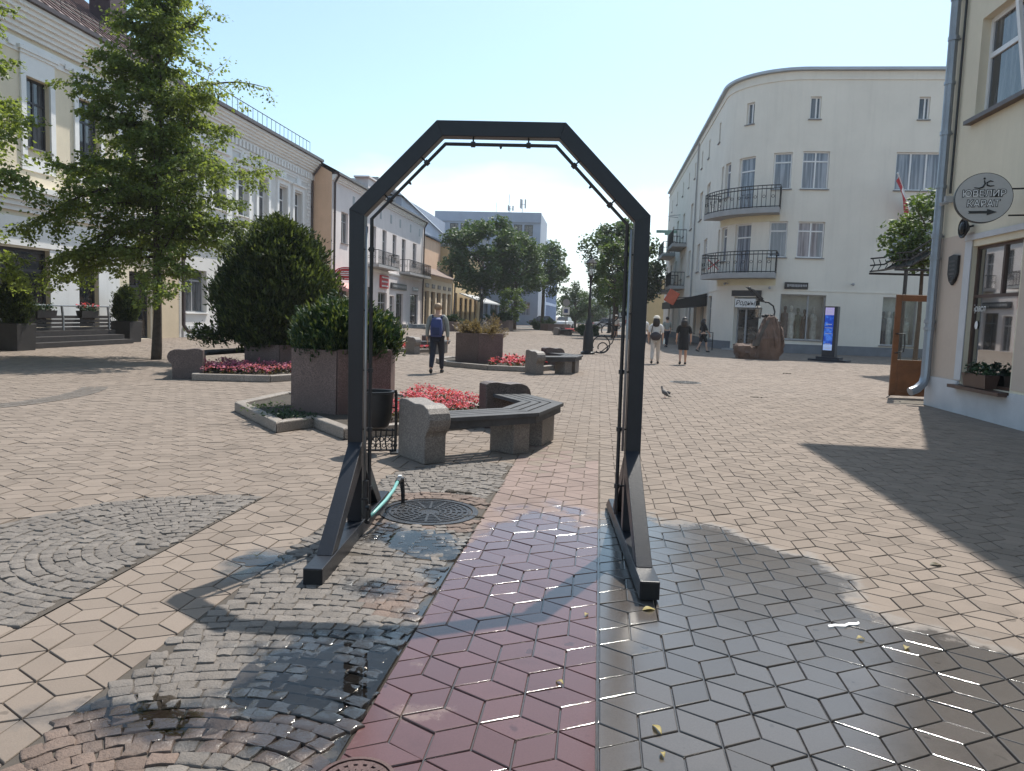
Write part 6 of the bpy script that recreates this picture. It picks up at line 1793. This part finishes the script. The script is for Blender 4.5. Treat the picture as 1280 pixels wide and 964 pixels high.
ww = person('person in a white blouse, cream trousers and pale sun hat walking away', 1.97, 27.0, R(-8), 1.66, cloth_white, cloth_cream, hair_dark, shoe_d, .22, ((-.03, .0), (.03, .02)), hat=cl('pale_sun_hat', (.66, .62, .55)), hairlong=True)
t = thing('shoulder_bag', 'dark round shoulder bag worn across the back of the person in the sun hat', 'bag', (1.97, 27.0, 0), R(-8))
b = MB(); b.ball((0, -.19, .97), (.19, .075, .15), 14, 10); b.build('bag', cl('bag_leather', (.035, .025, .03), .5), t, smooth=True)
b = MB(); b.tube([(-.16, -.17, 1.02), (-.13, -.13, 1.25), (-.1, -.09, 1.40), (-.08, .0, 1.44), (0, .12, 1.33), (.12, .13, 1.15), (.17, .02, 1.02), (.17, -.15, .98)], .016, 6); b.build('strap', cl('bag_strap', (.03, .02, .02)), t, smooth=True)
pg_ = person('person in black top and shorts walking in the shade by the curved building', 5.2, 39.2, R(-70), 1.66, cloth_black, cloth_black, hair_dark, shoe_d, .22, ((-.06, -.1), (.1, .24)), sleeves='short', hairlong=True, shorts=True)
person('person in a white shirt and pale cap walking beside the dusty pink shirt', 1.25, 60, R(5), 1.78, cloth_white, cloth_black, hair_dark, shoe_w, .24, hat=cl('pale_cap', (.6, .6, .58)), shorts=True)
person('person in a dusty pink shirt, right of the pair walking beyond the right post', 2.15, 58.5, R(0), 1.74, cloth_pink, cloth_beige, hair_dark, shoe_d, .2)
person('person in a white shirt and cap walking just ahead of the sun-hatted one', 1.75, 31.5, R(4), 1.72, cloth_white, cloth_navy, hair_dark, shoe_d, .2, hat=cl('white_cap', (.62, .62, .62)))
person('distant person in grey beside the black awning', 3.8, 44, R(10), 1.72, cloth_grey, cloth_navy, hair_dark, shoe_d, .2)
# a small bottle in the hand of the person with the hat
t = thing('water_bottle', 'clear pale plastic bottle in the right hand of the person in the sun hat', 'bottle', (2.25, 26.98, .70))
b = MB(); b.lathe([(0, 0), (.032, 0), (.034, .02), (.034, .14), (.014, .18), (.014, .21), (0, .212)], 10); b.build('bottle', cl('pale_bottle', (.55, .66, .68), .15), t, smooth='auto')
# ------------------------------------------------------------------ lamps
M['lampglass'] = clearglass('lamp_glass', (.8, .82, .82), .12)
def lantern(t, x, y, z, s=1.0):
    b = MB(); n = 6
    for i in range(n):
        a = 2*PI*i/n; b.tube([(x+.11*s*math.cos(a), y+.11*s*math.sin(a), z), (x+.19*s*math.cos(a), y+.19*s*math.sin(a), z+.5*s)], .013*s, 5)
    b.lathe([(.04*s, z-.12*s), (.12*s, z-.02*s), (.12*s, z+.01*s)], n, (x, y)); b.lathe([(.22*s, z+.5*s), (.24*s, z+.52*s), (.12*s, z+.64*s), (.05*s, z+.70*s), (.03*s, z+.76*s), (.0, z+.83*s)], n, (x, y))
    L = b.build('lantern', M['iron'], t)
    g = MB(); g.lathe([(.108*s, z+.01*s), (.184*s, z+.495*s)], n, (x, y), cap=False); g.build('glass', M['lampglass'], L)
    g = MB(); g.lathe([(0, z+.05*s), (.04*s, z+.06*s), (.05*s, z+.2*s), (0, z+.3*s)], 8, (x, y)); g.build('bulb', M['white'], L)
def lamp_post(label, x, y, scroll):
    t = thing('street_lamp', label, 'street lamp', (x, y, 0), 0, 'lantern street lamps')
    b = MB(); b.lathe([(.30, 0), (.30, .08), (.22, .12), (.20, .9), (.16, 1.0), (.15, 1.3), (.09, 1.42), (.07, 1.5), (.055, 2.3), (.07, 2.34), (.05, 2.4), (.045, 3.1), (.09, 3.15), (.05, 3.2)], 12); b.build('post', M['iron'], t, smooth='auto')
    lantern(t, 0, 0, 3.28)
    if scroll:
        c = MB()
        for cx, cz, r, dy in ((.55, .42, .36, 0), (.62, .30, .2, .02), (.8, 1.02, .26, 0)):
            c.tube([(cx+r*math.cos(q), dy, cz+r*math.sin(q)) for q in np.linspace(-2.2, 3.6, 24)], .028, 6)
        c.tube([(.16, 0, 1.1), (.5, 0, 1.35), (.95, 0, 1.3), (1.2, 0, 1.55), (1.42, 0, 1.6)], .03, 6)
        c.tube([(.16, 0, .1), (.5, 0, .06), (1.0, 0, .5), (1.15, 0, .95)], .026, 6)
        c.build('scroll_bracket', M['iron'], t)
lamp_post('black lantern street lamp with iron scrolls at its foot near the right post', -.45, 32.2, True)
lamp_post('black lantern street lamp in front of the round lime trees, above the dry-stem planter', -11.0, 70.3, False)
lamp_post('distant lantern street lamp between the trees at the right of the street centre', 1.0, 78, False)

# ------------------------------------------------------------------ boulder monument
def boulder():
    t = thing('boulder_monument', 'rough brown boot-shaped boulder with a lantern arm before the curved building', 'monument', (6.95, 33.9, 0))
    def rock(name, sil, depth, y0, mat, seed, sub=3):
        rg = np.random.default_rng(seed)
        bm = bmesh.new(); n = len(sil)
        f = [bm.verts.new((x, y0-depth/2*(.72 if z > 1.2 else 1), z)) for x, z in sil]; k = [bm.verts.new((x, y0+depth/2*(.72 if z > 1.2 else 1), z)) for x, z in sil]
        bm.faces.new(f); bm.faces.new(k[::-1])
        for i in range(n): bm.faces.new((f[i], k[i], k[(i+1) % n], f[(i+1) % n]))
        bmesh.ops.triangulate(bm, faces=bm.faces[:]); bmesh.ops.subdivide_edges(bm, edges=bm.edges[:], cuts=3, use_grid_fill=True, smooth=.25)
        for v in bm.verts:
            if v.co.z > .03:
                for a in range(3): v.co[a] += float(rg.normal(0, .028))
        bmesh.ops.recalc_face_normals(bm, faces=bm.faces[:])
        me = bpy.data.meshes.new(name); bm.to_mesh(me); bm.free(); me.materials.append(mat)
        o = bpy.data.objects.new(name, me); COL.objects.link(o); o.parent = t; return o
    rk = MT('brown_boulder', (.14, .09, .068), .85, .4, 2.5, 0, .8, 12)
    rock('rock', [(-.15, 0), (.62, 0), (.80, .35), (.86, .75), (.78, 1.2), (.62, 1.62), (.38, 1.85), (.18, 1.82), (-.02, 1.3), (-.22, .75), (-.35, .45), (-.3, .1)], .95, 0, rk, 3)
    rock('toe_rock', [(-.22, 0), (-.15, .5), (-.55, .56), (-1.05, .58), (-1.12, .5), (-1.0, .2), (-.92, 0)], .8, -.02, rk, 4)
    b = MB(); b.hexa([(-.45, -.52, .56), (-.18, -.50, .58), (-.12, -.42, .58), (-.4, -.42, .56), (.1, -.42, 1.66), (.25, -.40, 1.70), (.26, -.34, 1.68), (.12, -.34, 1.64)]); b.build('bronze_plate', M['castiron'], t)
    b = MB(); b.tube([(.46, 0, 1.78), (.5, 0, 2.05), (.42, 0, 2.3), (.2, 0, 2.45), (-.1, 0, 2.5), (-.3, 0, 2.5)], .035, 8)
    b.tube([(-.22, 0, 2.5), (-.22, 0, 2.28)], .018, 5)
    for k in range(4): b.ball((.05+.11*k, .02*(-1)**k, 1.86+.03*(k % 2)), (.10, .1, .07), 8, 6)
    b.build('lamp_arm', M['iron'], t)
    lb = MB(); x, z = -.22, 1.78
    for sx in (-1, 1):
        for sy in (-1, 1): lb.tube([(x+sx*.11, sy*.11, z), (x+sx*.14, sy*.14, z+.4)], .016, 5)
    lb.box(x-.13, -.13, z-.03, x+.13, .13, z); lb.hexa([(x-.17, -.17, z+.4), (x+.17, -.17, z+.4), (x+.17, .17, z+.4), (x-.17, .17, z+.4), (x-.04, -.04, z+.52), (x+.04, -.04, z+.52), (x+.04, .04, z+.52), (x-.04, .04, z+.52)])
    lo = lb.build('lantern', M['iron'], t)
    g = MB(); g.hexa([(x-.1, -.1, z+.01), (x+.1, -.1, z+.01), (x+.1, .1, z+.01), (x-.1, .1, z+.01), (x-.13, -.13, z+.39), (x+.13, -.13, z+.39), (x+.13, .13, z+.39), (x-.13, .13, z+.39)]); g.build('glass', M['lampglass'], lo)
    # bronze crow on the arm
    b = MB(); b.tube([(-.05, 0, 2.52), (-.25, 0, 2.72), (-.42, 0, 2.9), (-.56, 0, 2.99)], [.03, .09, .085, .05], 9); b.ball((-.62, 0, 3.02), .075, 9, 7); b.tube([(-.68, 0, 3.03), (-.80, 0, 3.08)], [.03, .006], 6)
    b.tube([(-.05, 0, 2.53), (.12, 0, 2.42)], [.05, .02], 6); b.hexa([(-.4, -.1, 2.8), (-.1, -.12, 2.5), (-.1, -.08, 2.5), (-.4, -.06, 2.8), (-.38, -.1, 2.92), (-.02, -.12, 2.6), (-.02, -.08, 2.6), (-.38, -.06, 2.92)])
    b.build('bronze_bird', M['iron'], t, smooth='auto')
boulder()

# ------------------------------------------------------------------ info stand
t = thing('info_stand', 'tall dark information stand with a lit blue screen before the curved building', 'information stand', (9.95, 34.3, 0), R(-36))
b = MB(); b.box(-.8, -.34, 0, .8, .34, .09); b.box(-.5, -.25, .091, .5, .25, .2); b.build('foot_plate', M['navy'], t, bevel=.01)
b = MB(); b.box(-.30, -.13, .201, .26, .17, 2.38); b.build('case', M['navy'], t, bevel=.012)
def screen_mat():
    m, nt, bs = new_mat('lit_blue_screen')
    tc = N(nt, 'ShaderNodeTexCoord'); sx = N(nt, 'ShaderNodeSeparateXYZ'); nt.links.new(tc.outputs['Generated'], sx.inputs[0])
    f = ramp(nt, sx.outputs[2], .82, .83)
    n = noise(nt, 5, 3)
    c = mixc(nt, ramp(nt, n, .45, .62), (.012, .06, .42), (.06, .2, .7)); c = mixc(nt, f, c, (.42, .38, .65))
    f2 = mth(nt, 'MULTIPLY', ramp(nt, sx.outputs[2], .14, .13), .8); c = mixc(nt, f2, c, (.45, .6, .9))
    nt.links.new(c, bs.inputs['Base Color']); nt.links.new(c, bs.inputs['Emission Color']); bs.inputs['Emission Strength'].default_value = .36; bs.inputs['Roughness'].default_value = .1
    return m
b = MB(); b.box(-.255, -.136, .48, .12, -.1305, 2.32); b.build('screen', screen_mat(), t)
b = MB()
for z, l, q in ((2.18, .1, .02), (2.08, .13, .02), (1.6, .12, .03), (1.45, .16, .02), (1.2, .14, .02), (.75, .12, .035), (.62, .15, .02), (.55, .15, .02)): b.box(-.07-l, -.139, z-q/2, -.07+l, -.1365, z+q/2)
b.build('screen_graphics', M['white'], t)

# ------------------------------------------------------------------ far end of the street: signs and cars
def traffic_sign(label, x, y):
    t = thing('traffic_sign', label, 'traffic sign', (x, y, 0))
    b = MB(); b.tube([(0, 0, 0), (0, 0, 3.6)], .05, 6); b.build('pole', M['steelpipe'], t)
    b = MB(); b.ext([(.42*math.cos(q), .42*math.sin(q)) for q in np.linspace(0, 2*PI, 21)[:-1]], (0, -.06, 3.15), (1, 0, 0), (0, 0, 1), (0, -.04, 0)); b.build('round_plate', M['greyframe'], t)
    b = MB(); b.box(-.42, -.1, 1.75, .42, -.06, 2.6); b.box(-.22, -.11, 1.95, .22, -.101, 2.4); b.m = 0
    o = b.build('square_plate', M['white'], t)
    b = MB(); b.box(-.22, -.125, 1.95, .22, -.112, 2.4); b.build('symbol', MT('dark_blue_sign', (.03, .06, .2), .5), o)
traffic_sign('round over square traffic sign on a pole near the end of the street', -4.0, 90)
def car(label, x, y, rz, col):
    t = thing('parked_car', label, 'car', (x, y, 0), rz, 'cars at the end of the street')
    pm_ = MT('car_paint', col, .25, .05, 2, 0, 0, 60, .6)
    b = MB(); prof = [(-2.1, .3), (-2.15, .62), (-2.05, .86), (-1.35, .95), (1.1, .98), (1.95, .88), (2.12, .6), (2.1, .3)]
    b.ext(prof, (0, -.85, 0), (1, 0, 0), (0, 0, 1), (0, 1.7, 0)); b.build('body', pm_, t, bevel=.06)
    b = MB(); b.hexa([(-1.5, -.78, .95), (1.25, -.78, .97), (1.25, .78, .97), (-1.5, .78, .95), (-.9, -.62, 1.45), (.6, -.62, 1.46), (.6, .62, 1.46), (-.9, .62, 1.45)]); b.build('windows', M['pane_dark'], t, bevel=.04)
    b = MB(); b.box(-.9, -.64, 1.452, .62, .64, 1.49); b.build('roof', pm_, t, bevel=.015)
    for sx in (-1.3, 1.3):
        for sy in (-.86, .86):
            b = MB(); b.ext([(.32*math.cos(q), .32*math.sin(q)) for q in np.linspace(0, 2*PI, 21)[:-1]], (sx, sy-.1, .32), (1, 0, 0), (0, 0, 1), (0, .2, 0)); w = b.build('wheel', M['black'], t)
            b = MB(); b.ext([(.2*math.cos(q), .2*math.sin(q)) for q in np.linspace(0, 2*PI, 13)[:-1]], (sx, sy-.11, .32), (1, 0, 0), (0, 0, 1), (0, .22, 0)); b.build('rim', M['steelpipe'], w)
    for sy in (-.6, .6):
        b = MB(); b.box(2.06, sy-.18, .62, 2.14, sy+.18, .78); b.build('headlight', M['white'], t)
        b = MB(); b.box(-2.17, sy-.16, .65, -2.09, sy+.16, .82); b.build('tail_light', M['red'], t)
car('white car standing at the end of the street below the traffic sign', -4.6, 99, R(-100), (.7, .7, .7))
car('dark car at the far left end of the street near the blue glass wing', -7.6, 106, R(5), (.05, .05, .06))
car('silver car half hidden beyond the pair of walkers', 1.2, 108, R(8), (.4, .4, .42))
t = thing('bicycle_rack', 'low dark rack at the corner door of the curved building', 'rack', (5.35, 41.6, 0))
b = MB(); b.tube([(0, 0, 0), (0, 0, .95), (.7, .2, .95), (.7, .2, 0)], .03, 6); b.tube([(0, 0, .5), (.7, .2, .5)], .02, 5); b.build('rail', M['iron'], t)
# ------------------------------------------------------------------ summer air: far things pale slightly
hz = MB(); hz.box(-70, -25, -1.2, 60, 205, 24)
hm = bpy.data.materials.new('summer_haze'); hm.use_nodes = True
hn = hm.node_tree; hn.nodes.remove(hn.nodes['Principled BSDF'])
pv = N(hn, 'ShaderNodeVolumePrincipled'); pv.inputs['Color'].default_value = (.86, .91, .97, 1); pv.inputs['Density'].default_value = .0004; pv.inputs['Anisotropy'].default_value = .3
hn.links.new(pv.outputs[0], hn.nodes['Material Output'].inputs['Volume'])
ho = hz.build('haze', hm); tag(ho, kind='stuff')
# ------------------------------------------------------------------ light, sky, camera
SUN_AZ, SUN_EL = R(20.5), R(57)       # azimuth from the street axis (+y) towards +x
sd = Vector((math.sin(SUN_AZ)*math.cos(SUN_EL), math.cos(SUN_AZ)*math.cos(SUN_EL), math.sin(SUN_EL)))
sl = bpy.data.lights.new('sun', 'SUN'); sl.energy = 5.0; sl.angle = R(.53); sl.color = (1, .95, .87)
so = bpy.data.objects.new('sun', sl); COL.objects.link(so); so.rotation_euler = (-sd).to_track_quat('-Z', 'Y').to_euler()
so.location = (0, 0, 50)
w = bpy.data.worlds.new('World'); scene.world = w; w.use_nodes = True
nt = w.node_tree; bg = nt.nodes['Background']
sky = nt.nodes.new('ShaderNodeTexSky'); sky.sky_type = 'NISHITA'; sky.sun_disc = False
sky.sun_elevation = SUN_EL; sky.sun_rotation = SUN_AZ; sky.air_density = 1.0; sky.dust_density = 1.2; sky.ozone_density = 1.0; sky.altitude = 100
tc = nt.nodes.new('ShaderNodeTexCoord'); sx = nt.nodes.new('ShaderNodeSeparateXYZ'); nt.links.new(tc.outputs['Generated'], sx.inputs[0])
# low bank of white cloud along the horizon
mp = nt.nodes.new('ShaderNodeMapping'); mp.inputs['Scale'].default_value = (3.0, 3.0, 9.0); nt.links.new(tc.outputs['Generated'], mp.inputs[0])
cn = nt.nodes.new('ShaderNodeTexNoise'); cn.inputs['Scale'].default_value = 1.4; cn.inputs['Detail'].default_value = 6; cn.inputs['Roughness'].default_value = .5; nt.links.new(mp.outputs[0], cn.inputs['Vector'])
edge = mth(nt, 'ADD', sx.outputs[2], mth(nt, 'MULTIPLY', mth(nt, 'SUBTRACT', cn.outputs[0], .5), .16))
cloud = mth(nt, 'MULTIPLY', ramp(nt, edge, .185, .150), .62)
tint = mixc(nt, .12, mixc(nt, 1.0, sky.outputs[0], (1.0, 1.13, 1.08), 'MULTIPLY'), (5.6, 6.7, 7.4))
col = mixc(nt, cloud, tint, (6.6, 7.2, 7.6))
nt.links.new(col, bg.inputs['Color']); bg.inputs['Strength'].default_value = .145

cam = bpy.data.cameras.new('camera'); co = bpy.data.objects.new('camera', cam); COL.objects.link(co)
F_, CX, CY = 950.0, 640.0, 482.0
v = Vector(((750-CX)/F_, (397-CY)/F_, 1)).normalized()
roll = R(2.0); u = Vector((math.sin(roll), -math.cos(roll), 0)); u.z = -(u.x*v.x+u.y*v.y)/v.z; u.normalize()
xr = v.cross(u)
if xr.x < 0: xr = -xr
Wm = Matrix((xr, v, u))               # image axes (right, down, forward) -> world
r_ = Wm @ Vector((1, 0, 0)); up_ = Wm @ Vector((0, -1, 0)); bk_ = Wm @ Vector((0, 0, -1))
co.matrix_world = Matrix(((r_.x, up_.x, bk_.x, 0), (r_.y, up_.y, bk_.y, 0), (r_.z, up_.z, bk_.z, 1.55), (0, 0, 0, 1)))
cam.sensor_width = 36; cam.lens = 36*F_/1280; cam.clip_start = .05; cam.clip_end = 3000
scene.camera = co
scene.render.resolution_x = 1024; scene.render.resolution_y = 771
vs = scene.view_settings; vs.view_transform = 'Standard'; vs.look = 'None'; vs.exposure = .35; vs.gamma = 1.0; vs.use_curve_mapping = False
scene.cycles.use_denoising = True
scene.cycles.max_bounces = 6; scene.cycles.transparent_max_bounces = 8
scene.cycles.caustics_reflective = False; scene.cycles.caustics_refractive = False
